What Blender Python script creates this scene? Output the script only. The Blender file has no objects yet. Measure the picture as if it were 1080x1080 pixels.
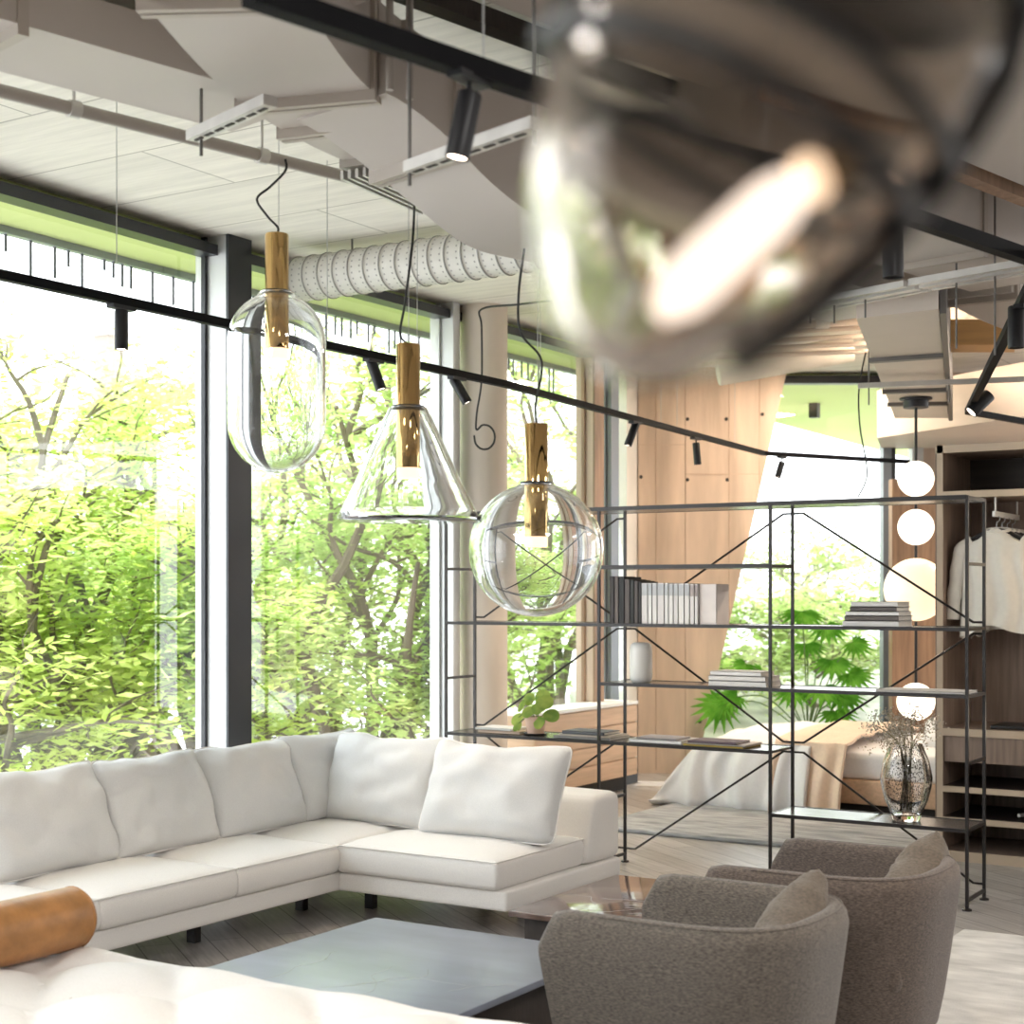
import bpy, bmesh, math, random
from mathutils import Vector, Matrix, noise as mnoise
random.seed(7)
C = bpy.context.scene.collection
PI = math.pi
# ------------------------------------------------------------------ camera frame
TH = math.radians(32.13); SN, CS = math.sin(TH), math.cos(TH); FP = 1608.0; EYE = 1.6; HOR = 625.0
def XY(r, d): return Vector((CS*r - SN*d, SN*r + CS*d, 0))
def P(px, py, z=None, d=None):            # a measured sight line cut at a height or a distance
    if d is None: d = FP*(EYE - z)/(py - HOR)
    if z is None: z = EYE - (py - HOR)*d/FP
    v = XY((px - 540)/FP*d, d); v.z = z; return v
def PX(px, X, z=0):                       # sight line cut at a plane x = X
    k = (px-540)/FP; d = X/(CS*k - SN); v = XY(k*d, d); v.z = z; return v
def PY(px, Y, z=0):
    k = (px-540)/FP; d = Y/(SN*k + CS); v = XY(k*d, d); v.z = z; return v

# ------------------------------------------------------------------ materials
def nt(m): return m.node_tree.nodes, m.node_tree.links
def M(name, col, rough=.5, metal=0., noise=None, bump=None, stretch=(1,1,1), emit=None, es=0., trans=0., spec=.5, sheen=0., coat=0.):
    m = bpy.data.materials.new(name); m.use_nodes = True; n, l = nt(m); b = n['Principled BSDF']
    b.inputs['Base Color'].default_value = (*col, 1); b.inputs['Roughness'].default_value = rough
    b.inputs['Metallic'].default_value = metal; b.inputs['Transmission Weight'].default_value = trans
    b.inputs['Specular IOR Level'].default_value = spec; b.inputs['Sheen Weight'].default_value = sheen
    b.inputs['Coat Weight'].default_value = coat
    if emit: b.inputs['Emission Color'].default_value = (*emit, 1); b.inputs['Emission Strength'].default_value = es
    if noise or bump:
        tc = n.new('ShaderNodeTexCoord'); mp = n.new('ShaderNodeMapping'); mp.inputs['Scale'].default_value = stretch
        l.new(tc.outputs['Object'], mp.inputs['Vector'])
    if noise:
        sc, a = noise; t = n.new('ShaderNodeTexNoise'); t.inputs['Scale'].default_value = sc; t.inputs['Detail'].default_value = 6
        l.new(mp.outputs[0], t.inputs['Vector'])
        r = n.new('ShaderNodeValToRGB'); r.color_ramp.elements[0].position = .3; r.color_ramp.elements[1].position = .7
        r.color_ramp.elements[0].color = (*[max(0, c*(1-a)) for c in col], 1); r.color_ramp.elements[1].color = (*[min(1, c*(1+a)) for c in col], 1)
        l.new(t.outputs['Fac'], r.inputs['Fac']); l.new(r.outputs[0], b.inputs['Base Color'])
    if bump:
        sc, s = bump; t = n.new('ShaderNodeTexNoise'); t.inputs['Scale'].default_value = sc; t.inputs['Detail'].default_value = 4
        l.new(mp.outputs[0], t.inputs['Vector']); bp = n.new('ShaderNodeBump'); bp.inputs['Strength'].default_value = s; bp.inputs['Distance'].default_value = .01
        l.new(t.outputs['Fac'], bp.inputs['Height']); l.new(bp.outputs[0], b.inputs['Normal'])
    return m
def brickmat(name, c1, c2, mort, scale, bw, rh, ms, rot=(0,0,0), rough=.5, grain=(2,30,2), ga=.25, swz=None, offset=.5, gs=1., coat=0.):
    """planks or boards: brick layout times stretched grain"""
    m = bpy.data.materials.new(name); m.use_nodes = True; n, l = nt(m); b = n['Principled BSDF']; b.inputs['Roughness'].default_value = rough
    b.inputs['Coat Weight'].default_value = coat; b.inputs['Coat Roughness'].default_value = .15
    tc = n.new('ShaderNodeTexCoord'); mp = n.new('ShaderNodeMapping'); mp.inputs['Rotation'].default_value = rot
    l.new(tc.outputs['Object'], mp.inputs['Vector'])
    br = n.new('ShaderNodeTexBrick'); br.inputs['Scale'].default_value = scale; br.inputs['Brick Width'].default_value = bw; br.inputs['Row Height'].default_value = rh
    br.inputs['Mortar Size'].default_value = ms; br.inputs['Mortar Smooth'].default_value = .3; br.offset = offset
    br.inputs['Color1'].default_value = (*c1,1); br.inputs['Color2'].default_value = (*c2,1); br.inputs['Mortar'].default_value = (*mort,1)
    l.new(mp.outputs[0], br.inputs['Vector'])
    g = n.new('ShaderNodeMapping'); g.inputs['Scale'].default_value = grain; l.new(mp.outputs[0], g.inputs['Vector'])
    t = n.new('ShaderNodeTexNoise'); t.inputs['Scale'].default_value = gs; t.inputs['Detail'].default_value = 8; t.inputs['Roughness'].default_value = .65
    l.new(g.outputs[0], t.inputs['Vector'])
    r = n.new('ShaderNodeValToRGB'); r.color_ramp.elements[0].position = .3; r.color_ramp.elements[1].position = .7
    r.color_ramp.elements[0].color = (1-ga,)*3+(1,); r.color_ramp.elements[1].color = (1,1,1,1); l.new(t.outputs['Fac'], r.inputs['Fac'])
    mx = n.new('ShaderNodeMix'); mx.data_type = 'RGBA'; mx.blend_type = 'MULTIPLY'; mx.inputs['Factor'].default_value = 1
    l.new(br.outputs['Color'], mx.inputs['A']); l.new(r.outputs[0], mx.inputs['B']); l.new(mx.outputs['Result'], b.inputs['Base Color'])
    bp = n.new('ShaderNodeBump'); bp.inputs['Strength'].default_value = .15; bp.inputs['Distance'].default_value = .01
    l.new(t.outputs['Fac'], bp.inputs['Height']); l.new(bp.outputs[0], b.inputs['Normal'])
    return m
def pane_mat(name, tint, refl=1.0):
    m = bpy.data.materials.new(name); m.use_nodes = True; n, l = nt(m); n.remove(n['Principled BSDF']); o = n['Material Output']
    t = n.new('ShaderNodeBsdfTransparent'); t.inputs[0].default_value = (*tint,1); g = n.new('ShaderNodeBsdfGlossy'); g.inputs['Roughness'].default_value = 0.
    g.inputs[0].default_value = (1,1,1,1)
    f = n.new('ShaderNodeFresnel'); f.inputs[0].default_value = 1.5; k = n.new('ShaderNodeMath'); k.operation = 'MULTIPLY'; k.inputs[1].default_value = refl
    x = n.new('ShaderNodeMixShader'); ge = n.new('ShaderNodeNewGeometry'); iv = n.new('ShaderNodeMath'); iv.operation = 'SUBTRACT'; iv.inputs[0].default_value = 1; l.new(ge.outputs['Backfacing'], iv.inputs[1]); k2 = n.new('ShaderNodeMath'); k2.operation = 'MULTIPLY'; l.new(k.outputs[0], k2.inputs[0]); l.new(iv.outputs[0], k2.inputs[1])
    l.new(f.outputs[0], k.inputs[0]); l.new(k2.outputs[0], x.inputs[0]); l.new(t.outputs[0], x.inputs[1]); l.new(g.outputs[0], x.inputs[2]); l.new(x.outputs[0], o.inputs[0])
    return m
def glass_mat(name, col=(1,1,1), ior=1.45, rough=0.):
    m = bpy.data.materials.new(name); m.use_nodes = True; n, l = nt(m); n.remove(n['Principled BSDF']); o = n['Material Output']
    g = n.new('ShaderNodeBsdfGlass'); g.inputs['Color'].default_value = (*col,1); g.inputs['IOR'].default_value = ior; g.inputs['Roughness'].default_value = rough
    l.new(g.outputs[0], o.inputs[0]); return m
def leaf_mat(name, c1, c2, sc=3.):
    m = bpy.data.materials.new(name); m.use_nodes = True; n, l = nt(m); n.remove(n['Principled BSDF']); o = n['Material Output']
    tc = n.new('ShaderNodeTexCoord'); t = n.new('ShaderNodeTexNoise'); t.inputs['Scale'].default_value = sc; l.new(tc.outputs['Object'], t.inputs['Vector'])
    r = n.new('ShaderNodeValToRGB'); r.color_ramp.elements[0].position=.35; r.color_ramp.elements[1].position=.65
    r.color_ramp.elements[0].color = (*c1,1); r.color_ramp.elements[1].color = (*c2,1); l.new(t.outputs['Fac'], r.inputs['Fac'])
    d = n.new('ShaderNodeBsdfDiffuse'); q = n.new('ShaderNodeBsdfTranslucent'); x = n.new('ShaderNodeMixShader'); x.inputs[0].default_value = .5
    l.new(r.outputs[0], d.inputs[0]); l.new(r.outputs[0], q.inputs[0]); l.new(d.outputs[0], x.inputs[1]); l.new(q.outputs[0], x.inputs[2]); l.new(x.outputs[0], o.inputs[0])
    return m

mat = {}
mat['floor'] = brickmat('oak_floor', (.40,.37,.35),(.53,.50,.48),(.16,.14,.13), 1., 1.4,.16,.004, rot=(0,0,math.radians(35)), rough=.33, grain=(3,40,3), ga=.45)
mat['ceil'] = brickmat('board_marked_concrete', (.84,.80,.73),(.78,.745,.68),(.50,.47,.42), 1., 3.4,.62,.007, rough=.85, grain=(.8,9,1), ga=.22, gs=1.6)
mat['conc'] = M('warm_concrete', (.58,.455,.355), .8, noise=(2.6,.22), bump=(18,.3), stretch=(1.8,1.8,.3))
mat['conc_pale'] = M('pale_concrete', (.66,.64,.60), .75, noise=(2,.08), bump=(12,.15))
mat['column'] = M('column_concrete', (.62,.54,.46), .75, noise=(3,.10), bump=(14,.2), stretch=(1,1,.3))
mat['wallp'] = M('plaster', (.34,.32,.30), .9, noise=(1,.05))
mat['alu'] = M('light_aluminium', (.62,.63,.63), .45, .35, noise=(2,.04))
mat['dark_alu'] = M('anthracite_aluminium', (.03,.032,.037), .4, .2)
mat['mid_alu'] = M('blue_grey_aluminium', (.22,.25,.29), .4, .3)
mat['pane'] = pane_mat('window_glass', (.985,.99,.985), 1.6)
mat['duct'] = M('painted_duct_sheet', (.47,.425,.385), .5, 0., noise=(1.2,.04), bump=(2,.08))
mat['duct2'] = M('duct_rib_paint', (.42,.37,.32), .5, 0., noise=(3,.05))
mat['ductw'] = M('warm_duct_panel', (.60,.52,.45), .55, noise=(2,.05), stretch=(1,1,6))
mat['pipe'] = M('grey_painted_pipe', (.36,.325,.29), .45, 0., noise=(4,.05))
mat['galv'] = M('galvanised_steel', (.55,.53,.50), .4, .5, noise=(9,.1))
mat['rod'] = M('threaded_rod_steel', (.16,.15,.14), .5, .4)
mat['black'] = M('black_powder_coat', (.012,.011,.011), .45)
mat['spot'] = M('spotlight_body_coat', (.010,.010,.012), .45, 0., spec=.35)
mat['track'] = M('track_rail_coat', (.005,.005,.006), .6, 0., spec=.08)
mat['lens'] = M('lit_spot_lens', (.9,.8,.7), .3, emit=(1,.86,.72), es=5)
mat['sofa'] = M('offwhite_sofa_linen', (.80,.775,.745), .9, noise=(220,.05), bump=(420,.12), sheen=.15)
mat['cush'] = M('pale_grey_cushion_linen', (.68,.68,.675), .9, noise=(240,.05), bump=(380,.14), sheen=.15)
mat['piping'] = M('sofa_seam_piping', (.84,.82,.79), .9)
mat['leg'] = M('dark_steel_leg', (.05,.048,.045), .4, .5)
mat['day'] = M('white_tufted_cotton', (.80,.785,.765), .85, noise=(160,.03), bump=(260,.08))
mat['leather'] = M('cognac_leather', (.40,.185,.06), .42, noise=(14,.22), bump=(90,.12))
mat['tweed'] = M('brown_grey_tweed', (.125,.106,.088), .95, noise=(105,.6), bump=(150,.4), stretch=(.8,.8,3.2), sheen=.2)
mat['tweed2'] = M('umber_tweed', (.112,.086,.071), .95, noise=(105,.6), bump=(150,.4), stretch=(.8,.8,3.2), sheen=.2)
mat['velvet'] = M('taupe_cushion_fabric', (.125,.102,.08), .9, noise=(90,.3), bump=(120,.3), sheen=.15)
mat['marble_g'] = M('grey_marble', (.215,.24,.30), .30, noise=(3,.16), stretch=(1,2.5,1), spec=.7)
mat['marble_b'] = M('brown_marble', (.16,.105,.085), .08, noise=(4,.5), stretch=(2,1,1), spec=.7)
mat['vein'] = M('pale_marble_vein', (.44,.45,.47), .25)
mat['darkwood'] = M('dark_stained_base', (.05,.04,.035), .5, noise=(20,.2), stretch=(1,8,1))
mat['shelf'] = M('bronzed_steel', (.022,.018,.017), .35, .2)
mat['shelf_top'] = M('shelf_panel_lacquer', (.09,.08,.075), .22, .1, spec=.7)
mat['rug'] = M('grey_rug_pile', (.36,.36,.365), 1, noise=(9,.45), bump=(150,.5), stretch=(.5,4,1))
mat['rugw'] = M('ivory_rug_pile', (.62,.605,.585), 1, noise=(5,.22), bump=(120,.5), stretch=(.8,2,1))
mat['oak'] = M('pale_oak', (.60,.40,.26), .5, noise=(3,.12), stretch=(12,1.2,14), bump=(3,.1))
mat['oak_h'] = M('oak_drawer_front', (.60,.41,.275), .5, noise=(2.2,.12), stretch=(1,1,16))
mat['shadowgap'] = M('shadow_gap_black', (.03,.025,.02), .7)
mat['white'] = M('white_lacquer', (.85,.84,.82), .35, noise=(3,.02))
mat['linen'] = M('duvet_cotton', (.80,.785,.78), .9, noise=(60,.03), bump=(120,.1))
mat['linen2'] = M('peach_lit_linen', (.78,.60,.46), .92, noise=(50,.05), bump=(120,.15))  # duvet linen with warm lamplight put into its colour
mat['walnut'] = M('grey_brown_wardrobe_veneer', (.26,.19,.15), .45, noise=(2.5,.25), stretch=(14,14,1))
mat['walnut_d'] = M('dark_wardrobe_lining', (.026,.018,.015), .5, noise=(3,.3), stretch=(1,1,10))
mat['wedge_oak'] = M('wardrobe_light_edge', (.55,.44,.33), .5, noise=(3,.1), stretch=(1,10,1))
mat['panelw'] = M('brown_panel_veneer', (.30,.185,.115), .5, noise=(2.,.3), stretch=(12,12,1))
mat['shirt'] = M('ivory_silk_shirt', (.80,.765,.70), .75, noise=(30,.03), bump=(14,.25), sheen=.3)
mat['globe'] = M('lit_opal_globe', (.95,.9,.8), .3, emit=(1,.74,.46), es=.47)
mat['globe_b'] = M('bright_opal_globe', (.95,.92,.88), .3, emit=(1,.86,.68), es=.9)
mat['brass'] = M('polished_gold_tube', (.64,.43,.18), .05, 1.)
mat['bulbglow'] = M('lit_diffuser', (1,.85,.7), .3, emit=(1,.70,.48), es=.95)
mat['amber'] = M('amber_lit_ring', (1,.6,.2), .3, emit=(1,.42,.09), es=1.6)
mat['glass'] = glass_mat('clear_blown_glass', (.97,.975,.98), 1.46)
mat['smoke'] = glass_mat('smoked_blown_glass', (.86,.83,.80), 1.46)
mat['vase'] = glass_mat('cut_crystal', (1,1,1), 1.35)
def speckle(m):
    n, l = nt(m); g = n['Glass BSDF']; o = n['Material Output']; tc = n.new('ShaderNodeTexCoord'); mp = n.new('ShaderNodeMapping'); mp.inputs['Scale'].default_value = (1,1,.6)
    v = n.new('ShaderNodeTexVoronoi'); v.inputs['Scale'].default_value = 95; r = n.new('ShaderNodeValToRGB'); r.color_ramp.elements[0].position = .22; r.color_ramp.elements[1].position = .27; r.color_ramp.elements[0].color = (1,1,1,1); r.color_ramp.elements[1].color = (0,0,0,1)
    d = n.new('ShaderNodeBsdfDiffuse'); d.inputs[0].default_value = (.06,.05,.045,1); x = n.new('ShaderNodeMixShader')
    l.new(tc.outputs['Object'], mp.inputs[0]); l.new(mp.outputs[0], v.inputs['Vector']); l.new(v.outputs['Distance'], r.inputs[0]); l.new(r.outputs[0], x.inputs[0]); l.new(g.outputs[0], x.inputs[1]); l.new(d.outputs[0], x.inputs[2]); l.new(x.outputs[0], o.inputs[0])
speckle(mat['vase'])
mat['cord'] = M('black_cord', (.012,.012,.012), .6)
mat['wire'] = M('thin_steel_wire', (.45,.45,.45), .4, .6)
mat['leafp'] = leaf_mat('houseplant_leaf', (.10,.32,.03), (.22,.50,.07), 9)
mat['leafr'] = leaf_mat('round_leaf', (.22,.36,.09), (.45,.55,.14), 12)
mat['stem'] = M('plant_stem', (.16,.24,.09), .6)
mat['terra'] = M('pink_clay_pot', (.62,.42,.33), .8, noise=(12,.1))
mat['dry'] = M('dried_seed_heads', (.55,.49,.40), .95, noise=(40,.35))
mat['drystem'] = M('dried_stems', (.30,.26,.14), .9)
mat['spiral'] = brickmat('perforated_spiral_sheet', (.62,.60,.55),(.60,.58,.53),(.60,.58,.53), 1., .04,.04,.0, rough=.5, grain=(1,1,1), ga=.05)
mat['flex'] = M('white_flexible_duct', (.66,.61,.53), .6, noise=(6,.06))
mat['copper'] = M('tan_insulated_pipe', (.52,.44,.37), .5, noise=(5,.08))
mat['soffit'] = M('lime_green_soffit', (.46,.53,.20), .8, noise=(.5,.06))
mat['fringe'] = M('dark_eaves_rod', (.05,.055,.065), .5, .2)
mat['pave'] = M('pale_paving', (.74,.73,.72), .9, noise=(.6,.12))
mat['bld'] = M('white_render_facade', (.80,.80,.80), .9, noise=(.4,.05))
mat['bldwin'] = M('distant_window_glass', (.34,.38,.42), .2)
mat['chimney'] = M('beige_chimney_render', (.30,.26,.22), .9, noise=(2,.08))
mat['bark'] = M('grey_brown_bark', (.17,.14,.11), .95, noise=(6,.35), bump=(9,.5), stretch=(1,1,.3))
mat['lf1'] = leaf_mat('locust_leaves', (.52,.66,.15), (.76,.83,.34), 1.2)
mat['lf2'] = leaf_mat('fresh_green_leaves', (.44,.62,.18), (.70,.80,.36), 1.2)
mat['lf3'] = leaf_mat('bush_leaves', (.36,.50,.16), (.60,.68,.34), 1.5)
mat['rock'] = M('grey_rubble', (.66,.65,.63), .95, noise=(3,.3), bump=(6,.5))
mat['orange'] = M('orange_timber', (.62,.36,.14), .5, noise=(2,.15), stretch=(1,1,12))

# ------------------------------------------------------------------ mesh helpers
def frame(dirv):
    w = Vector(dirv).normalized(); u = w.cross(Vector((0,0,1)))
    if u.length < 1e-3: u = Vector((1,0,0))
    u.normalize(); return u, w.cross(u).normalized(), w
def box(bm, x0,y0,z0,x1,y1,z1, mtx=None):
    vs = [bm.verts.new(Vector(p) if mtx is None else mtx @ Vector(p)) for p in ((x0,y0,z0),(x1,y0,z0),(x1,y1,z0),(x0,y1,z0),(x0,y0,z1),(x1,y0,z1),(x1,y1,z1),(x0,y1,z1))]
    for f in ((3,2,1,0),(4,5,6,7),(0,1,5,4),(1,2,6,5),(2,3,7,6),(3,0,4,7)): bm.faces.new([vs[i] for i in f])
def beam(bm, p0, p1, w, h):
    """rectangular bar from p0 to p1: w sideways, h upward, centred"""
    p0, p1 = Vector(p0), Vector(p1); a = (p1-p0).normalized(); s = a.cross(Vector((0,0,1)))
    if s.length < 1e-3: s = Vector((1,0,0))
    s.normalize(); t = s.cross(a).normalized()
    vs = [bm.verts.new(p + s*i*w/2 + t*j*h/2) for p in (p0,p1) for i,j in ((-1,-1),(1,-1),(1,1),(-1,1))]
    for f in ((0,1,2,3),(7,6,5,4),(0,4,5,1),(1,5,6,2),(2,6,7,3),(3,7,4,0)): bm.faces.new([vs[i] for i in f])
def prism(bm, poly, z0, z1):
    lo = [bm.verts.new((p[0],p[1],z0)) for p in poly]; hi = [bm.verts.new((p[0],p[1],z1)) for p in poly]; n = len(poly)
    bm.faces.new(lo[::-1]); bm.faces.new(hi)
    for i in range(n): bm.faces.new((lo[i],lo[(i+1)%n],hi[(i+1)%n],hi[i]))
def tube(bm, pts, r, n=8, cap=True):
    pts = [Vector(p) for p in pts]; rs = r if isinstance(r, (list,tuple)) else [r]*len(pts); rings = []
    t0 = (pts[1]-pts[0]).normalized(); u = t0.orthogonal().normalized()
    for i, p in enumerate(pts):
        t = (pts[min(i+1,len(pts)-1)] - pts[max(i-1,0)])
        t = t.normalized() if t.length > 1e-9 else t0
        u = (u - t*u.dot(t)); u = u.normalized() if u.length > 1e-6 else t.orthogonal().normalized(); v = t.cross(u)
        rings.append([bm.verts.new(p + (u*math.cos(2*PI*k/n) + v*math.sin(2*PI*k/n))*rs[i]) for k in range(n)])
    for a, b in zip(rings, rings[1:]):
        for k in range(n): bm.faces.new((a[k],a[(k+1)%n],b[(k+1)%n],b[k]))
    if cap: bm.faces.new(rings[0][::-1]); bm.faces.new(rings[-1])
def lathe(bm, prof, origin=(0,0,0), axis=(0,0,1), n=32, closed=False):
    """prof: (radius, height) pairs turned about the axis; closed joins last to first"""
    u, v, w = frame(axis); o = Vector(origin); rings = []
    for r, h in prof:
        if r < 1e-6: rings.append([bm.verts.new(o + w*h)])
        else: rings.append([bm.verts.new(o + w*h + (u*math.cos(2*PI*k/n)+v*math.sin(2*PI*k/n))*r) for k in range(n)])
    pr = list(zip(rings, rings[1:])) + ([(rings[-1], rings[0])] if closed else [])
    for a, b in pr:
        if len(a) == 1 and len(b) == 1: continue
        for k in range(n):
            k2 = (k+1) % n
            if len(a) == 1: bm.faces.new((a[0], b[k], b[k2]))
            elif len(b) == 1: bm.faces.new((a[k], a[k2], b[0]))
            else: bm.faces.new((a[k],a[k2],b[k2],b[k]))
    if not closed:
        if len(rings[0]) > 1: bm.faces.new(rings[0][::-1])
        if len(rings[-1]) > 1: bm.faces.new(rings[-1])
def rbox(bm, c, half, r, n=10, fn=None, mtx=None):
    """rounded box as one closed skin; fn(p, u) may move a point (u in -1..1 per axis)"""
    c = Vector(c); half = Vector(half); r = min(r, *half)*.999
    def ax(h):
        e = r/h; s = [-1, -1+e*.15, -1+e*.45, -1+e]
        m = max(2, n); s += [(-1+e)+(2-2*e)*i/m for i in range(1, m)]; s += [1-e, 1-e*.45, 1-e*.15, 1]; return s
    A = [ax(half.x), ax(half.y), ax(half.z)]; cache = {}
    def vert(i, j, k):
        q = (i,j,k)
        if q not in cache:
            u = Vector((A[0][i],A[1][j],A[2][k])); p = Vector((u.x*half.x,u.y*half.y,u.z*half.z))
            inn = Vector([max(-(half[a]-r), min(half[a]-r, p[a])) for a in range(3)]); dv = p-inn
            if dv.length > 1e-9: p = inn + dv.normalized()*r
            if fn: p = fn(p, u)
            p = p + c
            cache[q] = bm.verts.new(mtx @ p if mtx else p)
        return cache[q]
    N = [len(a)-1 for a in A]
    for i in range(N[0]):
        for j in range(N[1]):
            bm.faces.new((vert(i,j,0),vert(i,j+1,0),vert(i+1,j+1,0),vert(i+1,j,0))); bm.faces.new((vert(i,j,N[2]),vert(i+1,j,N[2]),vert(i+1,j+1,N[2]),vert(i,j+1,N[2])))
    for i in range(N[0]):
        for k in range(N[2]):
            bm.faces.new((vert(i,0,k),vert(i+1,0,k),vert(i+1,0,k+1),vert(i,0,k+1))); bm.faces.new((vert(i,N[1],k),vert(i,N[1],k+1),vert(i+1,N[1],k+1),vert(i+1,N[1],k)))
    for j in range(N[1]):
        for k in range(N[2]):
            bm.faces.new((vert(0,j,k),vert(0,j,k+1),vert(0,j+1,k+1),vert(0,j+1,k))); bm.faces.new((vert(N[0],j,k),vert(N[0],j+1,k),vert(N[0],j+1,k+1),vert(N[0],j,k+1)))
def pillow(bm, w, h, t, mtx, seed=0, n=26, sag=.05, wr=.012, sq=.5):
    """stuffed cushion: two bulging skins meeting at a seam; w along x, h along z, t thick along y, base at z=0"""
    rows = {}
    for s in (1, -1):
        for i in range(n+1):
            for j in range(n+1):
                u, v = -1+2*i/n, -1+2*j/n; edge = i in (0,n) or j in (0,n)
                if edge and s == -1: rows[(s,i,j)] = rows[(1,i,j)]; continue
                prof = ((1-abs(u)**3.2)*(1-abs(v)**3.2))**sq
                pin = 1 - .055*(1-abs(v)**2)*abs(u)**2; pinv = 1 - .05*(1-abs(u)**2)*abs(v)**2
                cnr = 1-.07*abs(u)**7*abs(v)**7; x = u*w/2*pin*cnr; z = (v*pinv*cnr+1)*h/2
                k = mnoise.noise(Vector((u*2.2+seed*7.3, v*2.2, s*3.+seed)))*wr*2 + mnoise.noise(Vector((u*6+seed, v*3+seed*2, s*5)))*wr*.8
                y = s*(t/2*prof + k*min(1,prof*2.5))
                if v > 0: z -= sag*h*(1-u*u)*v*v*1.2 + .03*h*mnoise.noise(Vector((u*3+seed,1.7,seed)))*v
                rows[(s,i,j)] = bm.verts.new(mtx @ Vector((x,y,z)))
    for s in (1,-1):
        for i in range(n):
            for j in range(n):
                q = [rows[(s,i,j)],rows[(s,i+1,j)],rows[(s,i+1,j+1)],rows[(s,i,j+1)]]
                bm.faces.new(q if s == -1 else q[::-1])
    rim = [rows[(1,i,0)] for i in range(n+1)]+[rows[(1,n,j)] for j in range(1,n+1)]+[rows[(1,i,n)] for i in range(n-1,-1,-1)]+[rows[(1,0,j)] for j in range(n-1,0,-1)]
    return [v.co.copy() for v in rim]
W = {}
def obj(name, bm, material, parent=None, smooth=True, local=False, ang=40):
    me = bpy.data.meshes.new(name); bmesh.ops.recalc_face_normals(bm, faces=bm.faces[:]); bm.to_mesh(me); bm.free()
    o = bpy.data.objects.new(name, me); C.objects.link(o)
    if material: me.materials.append(material if not isinstance(material, str) else mat[material])
    if smooth:
        me.polygons.foreach_set('use_smooth', [True]*len(me.polygons))
        try: me.set_sharp_from_angle(angle=math.radians(ang))
        except Exception: pass
    if parent is not None:
        o.parent = parent; W[o] = W[parent]
        if not local: me.transform(W[parent].inverted())
    else: W[o] = Matrix()
    return o
def settle(o, loc):
    """give a one-mesh thing its origin at loc"""
    o.data.transform(Matrix.Translation(-Vector(loc))); o.location = loc; W[o] = Matrix.Translation(Vector(loc)); return o
def thing(name, label, cat, loc=(0,0,0), rz=0, group=None):
    o = bpy.data.objects.new(name, None); C.objects.link(o); o.location = loc; o.rotation_euler = (0,0,rz); o.empty_display_size = .1
    W[o] = Matrix.Translation(Vector(loc)) @ Matrix.Rotation(rz, 4, 'Z'); o['label'] = label; o['category'] = cat
    if group: o['group'] = group
    return o
def tag(o, label, cat, group=None, kind=None):
    o['label'] = label; o['category'] = cat
    if group: o['group'] = group
    if kind: o['kind'] = kind
    return o
def struct(name, bm, m, parent=None, smooth=False):
    o = obj(name, bm, m, parent, smooth=smooth)
    if parent is None: o['kind'] = 'structure'
    return o
def dup(root, loc, rz, label=None):
    r = root.copy(); C.objects.link(r); r.location = loc; r.rotation_euler = (0,0,rz); W[r] = Matrix.Translation(Vector(loc)) @ Matrix.Rotation(rz,4,'Z')
    if label: r['label'] = label
    def kids(a, b):
        for ch in list(a.children):
            c = ch.copy(); C.objects.link(c); c.parent = b; W[c] = W[b]; kids(ch, c)
    kids(root, r); return r
B = bmesh.new
def one(fn, *a, **k):
    bm = B(); fn(bm, *a, **k); return bm
def smoothpath(pts, k=6):
    pts = [Vector(p) for p in pts]; out = []
    for i in range(len(pts)-1):
        p0, p1, p2, p3 = pts[max(i-1,0)], pts[i], pts[i+1], pts[min(i+2,len(pts)-1)]
        for j in range(k):
            t = j/k; out.append(.5*((2*p1)+(p2-p0)*t+(2*p0-5*p1+4*p2-p3)*t*t+(3*p1-p0-3*p2+p3)*t**3))
    return out+[pts[-1]]

# ================================================================== SETTING
CEIL = 3.6; GX = -6.05
PIV = Vector((GX, 6.3)); aA = math.radians(-2.0)
dA = Vector((math.sin(aA), math.cos(aA)))
def bayA(t): q = PIV - dA*t; return q                      # t metres back from the bent mullion
far0 = XY((648-540)/FP*12.9, 12.9)
floor_poly = [bayA(11.5), PIV, (GX,11.4), (far0.x-.1,far0.y), XY(1.0,14.0), XY(8.,14.0), (5.2,14.), (5.2,-5.2)]
floor_poly = [(p[0],p[1]) for p in floor_poly]
struct('floor', one(prism, floor_poly, -.25, 0), 'floor')
struct('ceiling', one(prism, floor_poly, CEIL, CEIL+.3), 'ceil')
# walls behind the viewpoint close the room
struct('wall_back', one(box, -6.6,-5.4,0, 5.4,-5.2,CEIL), 'wallp')
struct('wall_right', one(box, 5.2,-5.4,0, 5.4,14.2,CEIL), 'wallp')
# window wall: bay A (bent), B, C, D
def wall_window(n, a, b, frames, sill=.12):
    """one glazed bay between plan points a and b"""
    root = thing('window_%d'%n, 'tall glazed bay', 'window', (a[0],a[1],0)); root['kind'] = 'structure'
    del root['label']; del root['category']
    a, b = Vector((a[0],a[1],0)), Vector((b[0],b[1],0)); al = (b-a).normalized(); nrm = Vector((al.y,-al.x,0))
    bm = B()
    for z0, z1, w in ((0,sill,.12),(3.49,3.55,.12)):
        beam(bm, a+Vector((0,0,(z0+z1)/2))+nrm*.05, b+Vector((0,0,(z0+z1)/2))+nrm*.05, w, z1-z0)
    obj('window_frame', bm, 'dark_alu', root, smooth=False)
    bm = B(); beam(bm, a+Vector((0,0,(sill+CEIL)/2)), b+Vector((0,0,(sill+CEIL)/2)), .012, CEIL-sill)
    obj('glass', bm, 'pane', root, smooth=False)
    return root
wA = wall_window(1, bayA(11.4), bayA(0), None)
wB = wall_window(2, (GX,6.3), (GX,8.75), None)
wC = wall_window(3, (GX,8.75), (GX,10.8), None)
wD = wall_window(4, (GX,10.8), (GX,11.45), None)
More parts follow.
